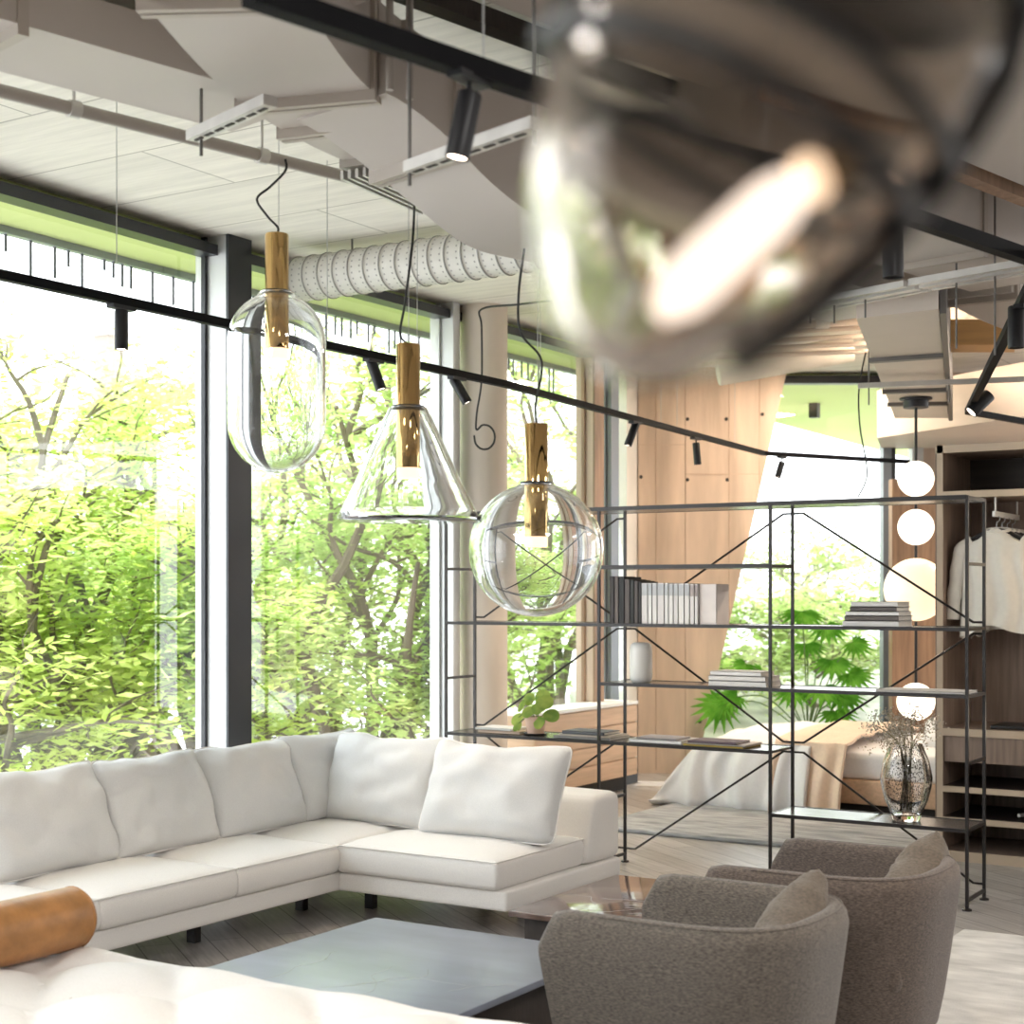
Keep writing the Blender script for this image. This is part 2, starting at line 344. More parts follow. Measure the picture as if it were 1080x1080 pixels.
def mullion(name, Y, depth, wid, light='alu', dark='dark_alu', tilt=0):
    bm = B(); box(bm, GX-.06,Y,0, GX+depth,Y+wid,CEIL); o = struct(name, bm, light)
    bm = B(); box(bm, GX+depth,Y-.006,0, GX+depth+.018,Y+wid+.006,CEIL); obj('room_face_strip', bm, dark, o, smooth=False)  # room-side face strip; its dark default puts room shade into the colour
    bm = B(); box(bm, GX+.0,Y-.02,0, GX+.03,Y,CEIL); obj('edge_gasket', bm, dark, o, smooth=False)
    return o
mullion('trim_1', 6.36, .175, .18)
mullion('trim_2', 8.66, .12, .07, dark='alu')
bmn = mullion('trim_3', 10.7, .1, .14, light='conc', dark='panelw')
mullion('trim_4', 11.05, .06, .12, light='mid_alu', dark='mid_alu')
for k, t in enumerate((2.6, 5.2, 7.8)):
    q = bayA(t); bm = B(); box(bm, q.x-.06,q.y-.12,0,q.x+.175,q.y+.12,CEIL); struct('trim_%d'%(5+k), bm, 'alu')
# column
cc = PX(510, -5.855); bm = B(); lathe(bm, [(.168,0),(.168,CEIL)], cc, n=48); struct('column', bm, 'column', smooth=True)
# slanted concrete wall between living area and bedroom window
dW = 13.5
def wz(px, y): return P(px, y, d=dW)
top_l, top_r, bot_r = P(673,388,d=dW), P(831,388,d=dW), P(733,815,d=dW)
bm = B(); back = XY(0,.38)
f = [Vector((top_l.x,top_l.y,0)), Vector((bot_r.x,bot_r.y,0)), Vector((top_r.x,top_r.y,CEIL)), Vector((top_l.x,top_l.y,CEIL))]
vs = [bm.verts.new(p) for p in f]; vb = [bm.verts.new(p+back) for p in f]
bm.faces.new(vs); bm.faces.new(vb[::-1])
for i in range(4): bm.faces.new((vs[i],vb[i],vb[(i+1)%4],vs[(i+1)%4]))
wfar = struct('wall_far', bm, 'conc')
bm = B()                                                   # board joints in the concrete
for px, y0, y1 in ((692,388,812),(723,388,812),(769,388,655),(801,388,510)):
    a, b = P(px,y0,d=dW-.002), P(px,y1,d=dW-.002); beam(bm, a, b, .007, .006)
for x0, x1, y in ((674,722,469),(723,806,500)):
    beam(bm, P(x0,y,d=dW-.002), P(x1,y,d=dW-.002), .006, .006)
obj('board_joint', bm, M('board_joint_brown',(.50,.38,.29),.9), wfar, smooth=False)
for px, y in ((725,442),(766,442),(804,437),(725,506),(767,506),(738,761),(676,503)):
    bm = B(); p = P(px,y,d=dW); lathe(bm, [(.017,-.004),(.017,.004)], p, axis=XY(0,1), n=12); obj('tie_hole', bm, 'shadowgap', wfar, smooth=False)
# white return strip between glass and concrete wall
bm = B(); a, b = Vector((GX-.02,11.5,0)), Vector((top_l.x,top_l.y,0)); prism(bm, [(a.x,a.y),(b.x-.01,b.y),(b.x-.1,b.y+.3),(a.x-.3,a.y+.1)], 0, CEIL); struct('wall_left', bm, 'conc_pale')
# bedroom window, frontal
dG = 13.86
gl, gr = P(700,HOR,d=dG), P(985,HOR,d=dG)
wE = thing('window_5','x','x',(gl.x,gl.y,0)); wE['kind']='structure'; del wE['label']; del wE['category']
bm = B(); g0, g1 = Vector((gl.x,gl.y,0)), Vector((gr.x,gr.y,0))
beam(bm, g0+Vector((0,0,1.8)), g1+Vector((0,0,1.8)), .012, 3.6); obj('glass', bm, 'pane', wE, smooth=False)
bm = B(); beam(bm, g0+Vector((0,0,3.53)), g1+Vector((0,0,3.53)), .12, .07); beam(bm, g0+Vector((0,0,.06)), g1+Vector((0,0,.06)), .12, .12); obj('window_frame', bm, 'dark_alu', wE, smooth=False)
for px, w, m_ in ((934,.075,'mid_alu'),(940.5,.035,'dark_alu'),(966,.10,'alu')):
    p = P(px,HOR,d=dG-.1); bm = B(); beam(bm, (p.x,p.y,0), (p.x,p.y,CEIL), w, .14) if False else box(bm,-w/2,-.07,0,w/2,.07,CEIL, Matrix.Translation((p.x,p.y,0)) @ Matrix.Rotation(TH,4,'Z')); obj('window_mullion', bm, m_, wE, smooth=False)
# far wall right of it, warm
p0, p1 = P(972,HOR,d=dG-.02), P(2275,HOR,d=dG-.02)
bm = B(); prism(bm, [p0.xy, p1.xy, (p1+XY(0,.2)).xy, (p0+XY(0,.2)).xy], 0, CEIL); struct('wall_far_2', bm, 'conc')
p0, p1 = P(941,HOR,d=12.75), P(1200,HOR,d=12.75)
bm = B(); prism(bm, [p0.xy, p1.xy, (p1+XY(0,.12)).xy, (p0+XY(0,.12)).xy], 0, 2.55); struct('partition_wall', bm, 'panelw')

# ================================================================== OUTSIDE
bm = B(); box(bm, -90,-60,-4.6, 90,110,-4.5); struct('ground_outside', bm, 'pave')
# green soffit over the window wall, with grey edge strip
bm = B(); q = bayA(11.5); ed = .5
prism(bm, [(q.x,q.y),(GX,6.3),(GX,13.3),(GX-ed,13.3),(GX-ed,6.3),(q.x-ed,q.y)], 3.53, 3.9); so = struct('eaves_soffit', bm, 'soffit')
bm = B(); beam(bm, (q.x-ed-.02,q.y,3.62), (GX-ed-.02,6.3,3.62), .05, .26); beam(bm, (GX-ed-.02,6.3,3.62), (GX-ed-.02,13.4,3.62), .05, .26); obj('fascia', bm, 'mid_alu', so, smooth=False)
# larger soffit beyond the bedroom window
e1, e2, e3 = P(640,HOR,d=14.2), P(822,HOR,d=17.6), P(1000,HOR,d=24)
a0, a1 = P(640,HOR,d=13.92), P(1100,HOR,d=13.92)
bm = B(); prism(bm, [a0.xy, a1.xy, P(1100,HOR,d=28).xy, e3.xy, e2.xy, e1.xy], 3.55, 3.85); struct('rear_soffit', bm, 'soffit')
p = P(859,430,d=15.7); bm = B(); box(bm, p.x-.045,p.y-.045,3.4,p.x+.045,p.y+.045,3.55); o = settle(obj('soffit_spotlight', bm, 'spot', smooth=False), (p.x,p.y,3.55))
tag(o, 'small black box lamp fixed under the green soffit outside the bedroom window', 'lamp')
# rods hanging from the eaves
rr = random.Random(3); y = 4.75
while y < 11.2:
    x = (bayA(6.3-y).x if y < 6.3 else GX) - ed - .02; L = rr.choice((.06,.09,.13,.17,.2))
    bm = B(); tube(bm, [(0,0,0),(0,0,-L)], .009, 5); o = obj('hanging_rod', bm, 'fringe'); o.location = (x,y,3.49)
    tag(o, 'thin dark rod hanging from the edge of the green eaves outside the glass', 'rod', 'rods hanging from the eaves'); y += rr.choice((.07,.1,.13,.17))

def tree(loc, top, cr, label, lm, seed, nl=11, leaves=9000, leafsize=.075, lowz=-.7, trunkr=.13, cat='tree', group='trees outside the glass', name='tree'):
    R = random.Random(seed); L = Vector(loc); t = thing(name, label, cat, loc, 0, group)
    cz = (top+lowz)/2; hz = (top-lowz)/2; fork = Vector((L.x, L.y, lowz-.1))
    bm = B(); trunk = smoothpath([L, L.lerp(fork,.5)+Vector((R.uniform(-.15,.15),R.uniform(-.15,.15),0)), fork], 4)
    tube(bm, trunk, [trunkr*(1.2-.3*i/(len(trunk)-1)) for i in range(len(trunk))], 8)
    tips = []; XM = -6.95 if L.z < -3 else 99
    def limb(p0, p1, r0, lvl):
        p1 = Vector((min(p1.x, XM), p1.y, p1.z))
        d = p1-p0; n = d.orthogonal().normalized()*d.length*.12
        mid1 = p0+d*.35+Vector((R.uniform(-1,1),R.uniform(-1,1),R.uniform(-.2,1)))*d.length*.12; mid2 = p0+d*.7+Vector((R.uniform(-1,1),R.uniform(-1,1),R.uniform(-.5,.8)))*d.length*.1
        pts = smoothpath([p0,mid1,mid2,p1], 3); N = len(pts)-1
        tube(bm, pts, [max(.004, r0*(1-.75*i/N)) for i in range(N+1)], 6 if lvl < 2 else 4)
        if lvl < 2:
            for k in range(5 if lvl == 0 else 4):
                s = pts[min(N, int(N*R.uniform(.35,1)))]; ln = cr*(.55 if lvl == 0 else .3)*R.uniform(.6,1.15)
                v = (d.normalized()*.7+Vector((R.uniform(-1,1),R.uniform(-1,1),R.uniform(-.45,.5)))).normalized()
                limb(s, s+v*ln, r0*(.42), lvl+1)
        if lvl > 0: tips.extend(pts[2:])
    for k in range(nl):
        a = 2*PI*k/nl+R.uniform(-.3,.3); e = -.5+1.5*((k*7)%nl)/(nl-1)+R.uniform(-.1,.0); ce = math.sqrt(max(0,1-e*e))
        tgt = Vector((L.x+math.cos(a)*cr*.8*ce, L.y+math.sin(a)*cr*.8*ce, cz+hz*.85*e))
        limb(fork+Vector((0,0,R.uniform(0,.5))), tgt, trunkr*.55, 0)
    obj('trunk', bm, 'bark', t)
    vs, fs = [], []
    for i in range(leaves):
        c = R.choice(tips)+Vector((R.gauss(0,.16),R.gauss(0,.16),R.gauss(-.02,.07)))
        if c.x > XM+.15: c.x = XM-R.uniform(0,.6)
        s = leafsize*R.uniform(.6,1.25); a = R.uniform(0,2*PI); tl = R.gauss(0,.5); u = Vector((math.cos(a),math.sin(a),tl*.6)).normalized()*s; w = Vector((-math.sin(a),math.cos(a),R.gauss(0,.5))).normalized()*s*.36
        k = len(vs); vs += [c-u, c+w, c+u, c-w]; fs.append((k,k+1,k+2,k+3))
    me = bpy.data.meshes.new('foliage'); me.from_pydata([v-L for v in vs], [], fs); me.materials.append(lm); o = bpy.data.objects.new('foliage', me); C.objects.link(o); o.parent = t; W[o] = W[t]
    return t
def tr(px, d, **k):
    v = P(px, HOR, d=d); return tree((v.x, v.y, -4.5), **k)
tr(45, 12.2, top=3.7, cr=2.2, label='yellow-green feathery tree filling the first window bay beside the bent mullion', lm=mat['lf1'], seed=11, leaves=27000, leafsize=.06, nl=15)
tr(-190, 11.5, top=3.7, cr=2.3, label='yellow-green tree partly cut off by the edge of the photo beyond the leather bolster', lm=mat['lf1'], seed=5, leaves=9000, leafsize=.085)
tr(225, 14.5, top=4.15, cr=2.1, label='fresh green tree standing behind the grey mullion between the two big bays', lm=mat['lf2'], seed=23, leaves=21000, leafsize=.062)
tr(385, 13.0, top=4.1, cr=2.0, label='green tree seen through and around the conical glass pendant', lm=mat['lf2'], seed=31, leaves=23000, leafsize=.058)
tr(590, 17.5, top=4.6, cr=2.1, label='bright green tree between the round column and the concrete wall', lm=mat['lf2'], seed=41, leaves=17000, leafsize=.075)
tr(130, 19., top=4.4, cr=2.6, label='hazy green tree farther off behind the feathery yellow-green one', lm=mat['lf2'], seed=51, leaves=9000, leafsize=.12)
# bank and bushes beyond the bedroom window
bm = B(); c = [P(600,HOR,d=15.2),P(1130,HOR,d=15.2),P(1130,HOR,d=26),P(600,HOR,d=26)]
vs = [bm.verts.new((c[i].x,c[i].y,z)) for i,z in ((0,-.3),(1,-.3),(2,1.8),(3,1.8))]+[bm.verts.new((c[i].x,c[i].y,-4.5)) for i in range(4)]
for f in ((0,1,2,3),(7,6,5,4),(0,4,5,1),(1,5,6,2),(2,6,7,3),(3,7,4,0)): bm.faces.new([vs[i] for i in f])
struct('embankment', bm, 'rock')
for k, (px, d, top, cr, lab) in enumerate(((765,17.5,1.5,.8,'low pale green bush nearest the slanted concrete edge on the bank'),(815,19,2.6,1.0,'taller green bush in the middle of the stony bank'),(862,18,1.7,.8,'loose green bush behind the floor plant on the bank'),(905,20,2.9,1.1,'tall pale bush beside the blue-grey window frame'),(845,23,3.4,1.2,'thin pale tree high up on the stony bank'))):
    v = P(px,HOR,d=d); gz = -.3+2.1*(d-15.2)/10.8
    tree((v.x,v.y,gz), top=top, cr=cr, label=lab, lm=mat['lf3'], seed=70+k, nl=7, leaves=1500, leafsize=.08, lowz=gz+.3, trunkr=.035, cat='bush', group='bushes on the bank', name='bush')
# pale buildings
def building(name, x0, y0, x1, y1, h, label, rows, cols, cat='building'):
    t = thing(name, label, cat, ((x0+x1)/2,(y0+y1)/2,-4.5)); bm = B(); box(bm, x0,y0,-4.5,x1,y1,h); w = obj('facade', bm, 'bld', t, smooth=False)
    for r in range(rows):
        for c_ in range(cols):
            yy = y0+(y1-y0)*(c_+.3)/cols; zz = -3.2+(h+3)*r/rows
            bm = B(); box(bm, x1-.02,yy,zz,x1+.05,yy+(y1-y0)/cols*.4,zz+1.5); obj('window', bm, 'bldwin', t, smooth=False)
building('building', -52,8,-44,34, 2.6, 'long white low building far behind the trees', 2, 7)
building('building', -60,38,-50,62, 5.5, 'taller white block at the far end behind the trees', 3, 6)
v = P(115,HOR,d=34); t = thing('chimney', 'square beige chimney stack rising above the treetops', 'chimney', (v.x,v.y,-4.5))
bm = B(); box(bm, v.x-.24,v.y-.24,-4.5,v.x+.24,v.y+.24,7.3); obj('stack', bm, 'chimney', t, smooth=False)
bm = B(); box(bm, v.x-.3,v.y-.3,7.3,v.x+.3,v.y+.3,7.42); obj('cap', bm, 'pipe', t, smooth=False)

# ================================================================== CEILING SERVICES
def ductbox(name, label, quad, z0, z1, m='duct', ribs=(), cat='duct', group=None):
    """straight rectangular duct from a footprint a-b (near edge) d-c (far edge)"""
    a,b,c,d = [Vector((q.x,q.y,0)) for q in quad]; ctr = (a+b+c+d)/4
    t = thing(name, label, cat, (ctr.x,ctr.y,z0), 0, group); bm = B(); prism(bm, [p.xy for p in (a,b,c,d)], z0, z1); body = obj('duct_body', bm, m, t, smooth=False)
    for s in ribs:
        p, q = a.lerp(b,s), d.lerp(c,s); p, q = p+(p-q)*.02, q+(q-p)*.02; bm = B(); w = (b-a).normalized()*.016
        prism(bm, [(p-w).xy,(p+w).xy,(q+w).xy,(q-w).xy], z0-.03, z1+.01); obj('flange', bm, 'duct2', t, smooth=False)
    return t
SA = Vector(XY(.700,.714)); SB = Vector(XY(-.714,.700))     # run and cross directions of the services
z = 3.1
n0, f0 = P(100,48,z=z), P(110,104,z=z)
wd = (f0-n0).dot(SB)
def run(p, t0, t1, w): return (p+SA*t0, p+SA*t1, p+SA*t1+SB*w, p+SA*t0+SB*w)
ductbox('flat_duct', 'flat grey-beige duct above the pipe near the first window bay', run(n0,-2.2,.72,wd), z, z+.13, ribs=(.68,))
n1 = P(130,22,z=3.27); ductbox('upper_duct', 'grey-beige duct tucked higher, beside the curved duct at the top edge', run(n1,-2.,.40,-.75), 3.27, 3.5, ribs=(.95,))
# curved duct
def sweep_duct(name, label, ctr, wds, z0, z1, ribs, m='duct'):
    ctr = [XY(r,d) for r,d in ctr]; pts = smoothpath(ctr, 6); N = len(pts); ws = [wds[0]+(wds[1]-wds[0])*i/(N-1) for i in range(N)]
    zz = [(z0(i/(N-1)) if callable(z0) else z0) for i in range(N)]
    t = thing(name, label, 'duct', (pts[0].x,pts[0].y,zz[0])); bm = B(); R = []; fr = []
    for i,p in enumerate(pts):
        tg = (pts[min(i+1,N-1)]-pts[max(i-1,0)]).normalized(); s = Vector((tg.y,-tg.x,0)); fr.append((p,tg,s,ws[i],zz[i]))
        R.append([bm.verts.new(p+s*k*ws[i]/2+Vector((0,0,h))) for k,h in ((-1,zz[i]),(1,zz[i]),(1,z1),(-1,z1))])
    for a,b in zip(R,R[1:]):
        for k in range(4): bm.faces.new((a[k],a[(k+1)%4],b[(k+1)%4],b[k]))
    bm.faces.new(R[0]); bm.faces.new(R[-1][::-1]); obj('duct_body', bm, m, t, ang=25)
    for q in ribs:
        p,tg,s,w,zb = fr[min(N-1,int(q*(N-1)))]; bm = B()
        for k in (-.028,.006): prism(bm, [(p+tg*(k)+s*(w/2+.015)).xy,(p+tg*(k+.022)+s*(w/2+.015)).xy,(p+tg*(k+.022)-s*(w/2+.015)).xy,(p+tg*k-s*(w/2+.015)).xy], zb-.03, z1)
        obj('flange', bm, 'duct2', t, smooth=False)
    return t
sweep_duct('curved_duct', 'curved beige duct sweeping down from the top edge above the pendants', [(1.057*r_,1.057*d_) for r_,d_ in ((-.72,2.6),(-.70,3.2),(-.665,3.8),(-.58,4.32),(-.40,4.78),(-.12,5.18),(.2,5.5))], (.38,.46), 3.08, 3.37, (.10,.30,.50,.60,.80))
sweep_duct('lower_duct', 'lower beige duct elbow disappearing behind the blurred glass pendant', [(-.52,4.62),(-.30,4.86),(-.06,5.05),(.2,5.28),(.5,5.58),(.95,5.95)], (.40,.44), lambda q: 3.07-.29*(lambda k: k*k*(3-2*k))(min(1,q/.5)), 3.2, (.22,.93))
# dark strip put in place of the shaded gap above the curved duct
ductbox('shade_gap_strip', 'long dark strip standing in for the shaded gap above the curved duct', run(P(450,2,z=3.44),-1.2,3.,.07), 3.44, 3.5, 'darkwood', cat='channel')
ductbox('big_duct', 'broad dull beige duct above the black track at the top edge', run(P(640,60,z=3.35),-2.0,1.0,-.8), 3.38, 3.58)
for k,(px,y0) in enumerate(((411,95),(432,105))):
    p = P(px,y0,z=3.05); bm = B(); tube(bm, [p,(p.x,p.y,CEIL)], .011, 8); o = settle(obj('drop_pipe', bm, 'pipe'), (p.x,p.y,CEIL))
    tag(o, ('thin grey drop pipe, first of the pair beside the curved duct','thin grey drop pipe next to the black track, second of its pair')[k], 'pipe')
# grille between curved duct and pipe
p0, p1 = P(392,183,z=3.02), P(474,221,z=3.02); t = thing('linear_grille', 'long slotted air grille between the pipe and the curved duct', 'grille', p0)
bm = B(); ax = (p1-p0).normalized(); sd = Vector((ax.y,-ax.x,0))
for k in range(7): beam(bm, p0+sd*(-.12+.03*k)+Vector((0,0,.01)), p1+sd*(-.12+.03*k)+Vector((0,0,.01)), .012, .03)
obj('slat', bm, 'galv', t, smooth=False); bm = B(); beam(bm, p0+Vector((0,0,.05)), p1+Vector((0,0,.05)), .26, .03); obj('grille_body', bm, 'pipe', t, smooth=False)
# sprinkler pipe with clamps
pa, pb = P(-60,81,z=3.08), P(404,196,z=3.08); t = thing('ceiling_pipe', 'long grey-beige pipe running under the board-marked ceiling', 'pipe', pa)
bm = B(); tube(bm, [pa,pb], .021, 14); obj('pipe_run', bm, 'pipe', t)
for px,py in ((77,109),(277,157),(392,188)):
    k = (px+60)/464.; q = pa.lerp(pb,k); k2 = 0
    s = min((i/200 for i in range(201)), key=lambda s: abs(540+FP*((CS*(pa.lerp(pb,s)).x+SN*(pa.lerp(pb,s)).y))/(-SN*(pa.lerp(pb,s)).x+CS*(pa.lerp(pb,s)).y)-px)); q = pa.lerp(pb,s)
    bm = B(); ax = (pb-pa).normalized(); tube(bm, [q-ax*.018,q+ax*.018], .027, 14); tube(bm, [q+Vector((0,0,.02)),(q.x,q.y,CEIL)], .005, 6); obj('clamp', bm, 'galv', t)
# trays
def tray(label, a, b, w=.045, rods=(), double=False, slots=True):
    t = thing('hanging_cable_tray', label, 'cable tray', a); bm = B(); beam(bm, a, b, w, .03)
    if double:
        s = (b-a).normalized(); s = Vector((s.y,-s.x,0))*.09; beam(bm, a+s, b+s, .03, .03); beam(bm, a-s, b-s, .03, .02)
    obj('channel', bm, 'galv', t, smooth=False)
    if slots:
        s = (b-a).normalized(); bm = B(); L = (b-a).length; k = .02
        while k < L-.05: beam(bm, a+s*k+Vector((0,0,-.016)), a+s*(k+.04)+Vector((0,0,-.016)), .012, .003); k += .06
        obj('slot', bm, 'shadowgap', t, smooth=False)
    for k,dn in rods:
        q = a.lerp(b,k); bm = B(); tube(bm, [q+Vector((0,0,-dn)),(q.x,q.y,CEIL)], .005, 6); obj('threaded_rod', bm, 'rod', t)
    return t
tray('short slotted cable tray crossing the long pipe', P(203,144,z=2.97), P(285,106,z=2.97), rods=((.12,.07),))
tray('slotted cable tray behind the large black spotlight', P(432,177,z=2.76), P(566,130,z=2.76), rods=((0.,.05),(.98,.05)))
tray('grey cable tray with two rails above the hanging beige duct panel', P(836,327,z=2.98), P(968,302,z=2.98), double=True, rods=((.15,.08),(.35,.1),(.6,.1)), slots=False)
tray('grey cable tray continuing towards the steep track rail', P(972,301,z=2.96), P(1100,279,z=2.96), double=True, rods=((.3,.3),(.62,.35)), slots=False)
tray('thin cross rail under the hanging beige duct panel', P(905,407,z=2.88), P(1100,399,z=2.88), w=.04, rods=((.06,.12),(.5,.12)), slots=False)
# ducts over the wardrobe side
nE = P(930,228,z=3.05); ductbox('side_duct', 'wide grey-beige duct running just above the black track beside the blurred pendant', run(nE,-.9,1.6,.47), 3.05, 3.56, ribs=(.69,))
nE2 = P(864,289,z=3.0); ductbox('rear_duct', 'grey-beige duct behind the second black spotlight', run(nE2+SB*.02,-.9,1.05,.6), 3.0, 3.2)
nE3 = P(1000,163,z=3.22); ductbox('near_duct', 'pale grey-beige duct at the upper corner over the timber strip', run(nE3,-3.2,1.6,-1.3), 3.22, 3.36)
bm = B(); q = run(nE3+SB*.05,-1.,1.6,.07); prism(bm, [p.xy for p in q], 3.2, 3.3); o = settle(obj('timber_batten', bm, 'panelw', smooth=False), q[0]+Vector((0,0,3.2))); tag(o, 'brown timber batten along the edge of the pale duct in the upper corner', 'batten')
zt = 2.93; a, b, c, d = P(903,336,z=zt), P(990,326,z=zt), P(1000,441,z=zt), P(944,441,z=zt)
t = thing('panel_duct', 'boxed beige panel duct with dark straps above the globe lamps', 'duct', a)
bm = B(); prism(bm, [p.xy for p in (a,b,c,d)], zt, zt+.42); obj('duct_body', bm, 'ductw', t, smooth=False)
for s in (.30,.62,.78):
    p, q = a.lerp(d,s), b.lerp(c,s); bm = B(); beam(bm, p+(p-q)*.03+Vector((0,0,-.012)), q+(q-p)*.03+Vector((0,0,-.012)), .06, .024); obj('strap', bm, 'rod', t, smooth=False)
bm = B(); beam(bm, b+Vector((0,0,.2))+XY(.02,0), c+Vector((0,0,.2))+XY(.02,0), .03, .44); obj('dark_side_face', bm, 'rod', t, smooth=False)  # dark sheet covering one side face of the duct
# warm duct crossing behind
ductbox('cross_duct', 'warm lit beige duct end behind the tilted spotlight', (P(925,462,z=2.9),P(1100,436,z=2.9),P(1100,470,z=2.9),P(930,474,z=2.9)), 2.9, 3.3, 'ductw')
bm = B(); prism(bm, [P(1000,368,d=9.6).xy,P(1070,352,d=9.6).xy,P(1070,352,d=9.9).xy,P(1000,368,d=9.9).xy], 3.16, 3.32); o = settle(obj('timber_beam', bm, 'orange', smooth=False), P(1000,360,d=9.6)); tag(o, 'orange timber beam among the ducts above the wardrobe', 'beam')
sweep_duct('dark_duct', 'angled grey duct piece between the timber beam and the steep track', [(2.35,7.7),(2.7,8.2),(3.2,8.8)], (.34,.5), 3.1, 3.4, (.1,))
# pipe bundle above the bedroom opening
for k,(yy,xx,r) in enumerate(((345,775,.026),(352,768,.018),(361,757,.018),(369,748,.018),(377,737,.018))):
    dd = 11.0+.07*k; R1 = P(925,yy-7,d=dd); L1 = P(xx,yy,d=dd); up = L1+Vector((0,0,CEIL-.01-L1.z))
    pts = [R1, R1.lerp(L1,.5), L1+ (R1-L1).normalized()*.06, L1+(R1-L1).normalized()*.012+Vector((0,0,.015)), L1+Vector((0,0,.06)), up] if k else [R1,L1]
    bm = B(); tube(bm, smoothpath(pts,4) if k else pts, r, 10); o = settle(obj('bent_pipe' if k else 'valve_pipe', bm, 'copper'), R1)
    tag(o, ('straight tan pipe with a valve at its end above the bedroom opening','topmost bent tan pipe of the bundle under the ceiling','second bent tan pipe from the top of the bundle','third bent tan pipe from the top of the bundle','lowest and longest bent tan pipe of the bundle')[k], 'pipe', 'bent pipes above the bedroom')
    if k == 0:
        bm = B(); q = P(788,345,d=dd); tube(bm, [P(776,344,d=dd),P(800,344,d=dd)], .06, 12); obj('valve_body', bm, 'pipe', o, local=False); bm = B(); tube(bm, [P(860,340,d=dd),P(874,340,d=dd)], .045, 14); obj('collar', bm, 'galv', o)
bm = B(); a, b = P(757,393,d=11.6), P(898,368,d=11.6); pts, rs = [], []
for i in range(61): pts.append(a.lerp(b,i/60)); rs.append(.098+(.006 if i%2 else 0))
tube(bm, pts, rs, 20); o = settle(obj('flexible_duct', bm, 'flex'), a); tag(o, 'white ribbed flexible duct under the pipe bundle by the concrete wall', 'duct')
# perforated spiral duct
pl = Vector((-5.72,6.82,3.41)); pr = Vector((-3.55,6.82,3.41)); t = thing('spiral_duct', 'pale perforated spiral duct hanging under the board-marked ceiling', 'duct', pl)
bm = B(); pts, rs = [], []; NN = 180
for i in range(NN+1): pts.append(pl.lerp(pr,i/NN)); rs.append(.125 if i%9 else .131)
tube(bm, pts, rs, 28); body = obj('duct_body', bm, 'spiral', t)
bm = B()
for i in range(40):
    x = pl.x+.03+i*.054
    for k in range(24):
        if (i % 2) == 0 or 1:
            th = 2*PI*k/24; q = Vector((x, pl.y+math.cos(th)*.1262, pl.z+math.sin(th)*.1262)); n_ = Vector((0,math.cos(th),math.sin(th))); u_ = Vector((0,-math.sin(th),math.cos(th)))
            vv = [bm.verts.new(q+Vector((a_,0,0))+u_*b_) for a_,b_ in ((-.005,-.005),(.005,-.005),(.005,.005),(-.005,.005))]; bm.faces.new(vv)
obj('perforation', bm, M('perforation_shadow',(.32,.31,.29),.8), t, smooth=False)
bm = B(); 
for x in (-5.35,-4.4): tube(bm, [(x,6.82,3.53),(x,6.82,CEIL)], .006, 6)
obj('hanger_rod', bm, 'rod', t)
bm = B()
for i in range(0,NN,9): 
    c_ = pl.lerp(pr,i/NN); tube(bm, [c_+Vector((-.004,0,0)),c_+Vector((.004,0,0))], .1325, 28)
obj('seam_ring', bm, M('spiral_seam',(.30,.29,.27),.6), t)
# loose cables
def cable(label, pts, r=.006, name='hanging_cable'):
    pts = smoothpath(pts,6); bm = B(); tube(bm, pts, r, 6); o = settle(obj(name, bm, 'cord'), pts[0]); tag(o, label, 'cable')
dC = 10.2
loop = [P(511+11*math.sin(a), 461-13*math.cos(a), d=dC) for a in [-.9+ i*.72 for i in range(9)]]
cable('black cable hanging in a loop beside the round column', [P(592,316,d=9.2), P(548,321,d=9.7), P(508,326,d=10.15), P(508,345,d=dC), P(508,400,d=dC), P(503,435,d=dC)]+loop, .007)
cable('thin black cable dangling before the green soffit and ending above the shelving', [P(913,372,d=10.5),P(906,410,d=10.4),P(907,450,d=10.4),P(914,490,d=10.4),P(913,508,d=10.4),P(905,524,d=10.4)], .006)

# ================================================================== TRACKS AND SPOTS
ZT = 2.744
def track(label, pts, w=.036, h=.036, wires=(), wtop=CEIL):
    t = thing('track_rail', label, 'track rail', pts[0]); 
    for a,b in zip(pts,pts[1:]):
        bm = B(); beam(bm, a, b, w, h); obj('rail_section', bm, 'track', t, smooth=False)
    for q in wires: bm = B(); tube(bm, [q,(q.x,q.y,wtop)], .0022, 5); obj('suspension_wire', bm, 'wire', t)
X1 = -4.48
def on1(px): return PX(px, X1, ZT)
A0, A1 = PX(-120,X1,ZT), Vector((X1,7.08,ZT)); A2 = P(805,478,z=ZT); A3 = P(958,487,z=ZT); A2.z = A3.z = ZT
def on2(px):
    lo, hi = 0., 1.
    for _ in range(40):
        m = (lo+hi)/2; q = A1.lerp(A2,m); pp = 540+FP*(CS*q.x+SN*q.y)/(-SN*q.x+CS*q.y)
        if pp < px: lo = m
        else: hi = m
    return A1.lerp(A2,lo)
track('long dark track rail running past the windows and bending towards the globe lamps', [A0,A1,A2,A3], wires=[on1(123),on1(345),on1(440),on2(570),on2(697),on2(714),on2(775)])
U0 = P(262,-8,z=2.75); U1 = P(1120,283,z=2.75); track('thick black track rail crossing under the ducts at the top', [U0,U0.lerp(U1,.2),U0.lerp(U1,.6),U1], .045, .045, wires=[U0.lerp(U1,.18),U0.lerp(U1,.5)], wtop=3.21)
V0, V1, V2 = P(1110,255,z=2.75), P(1021,434,z=2.75), P(1110,450,z=2.75); track('steep black track rail above the wardrobe with a cross piece at its end', [V0,V1,V2], .04, .036)
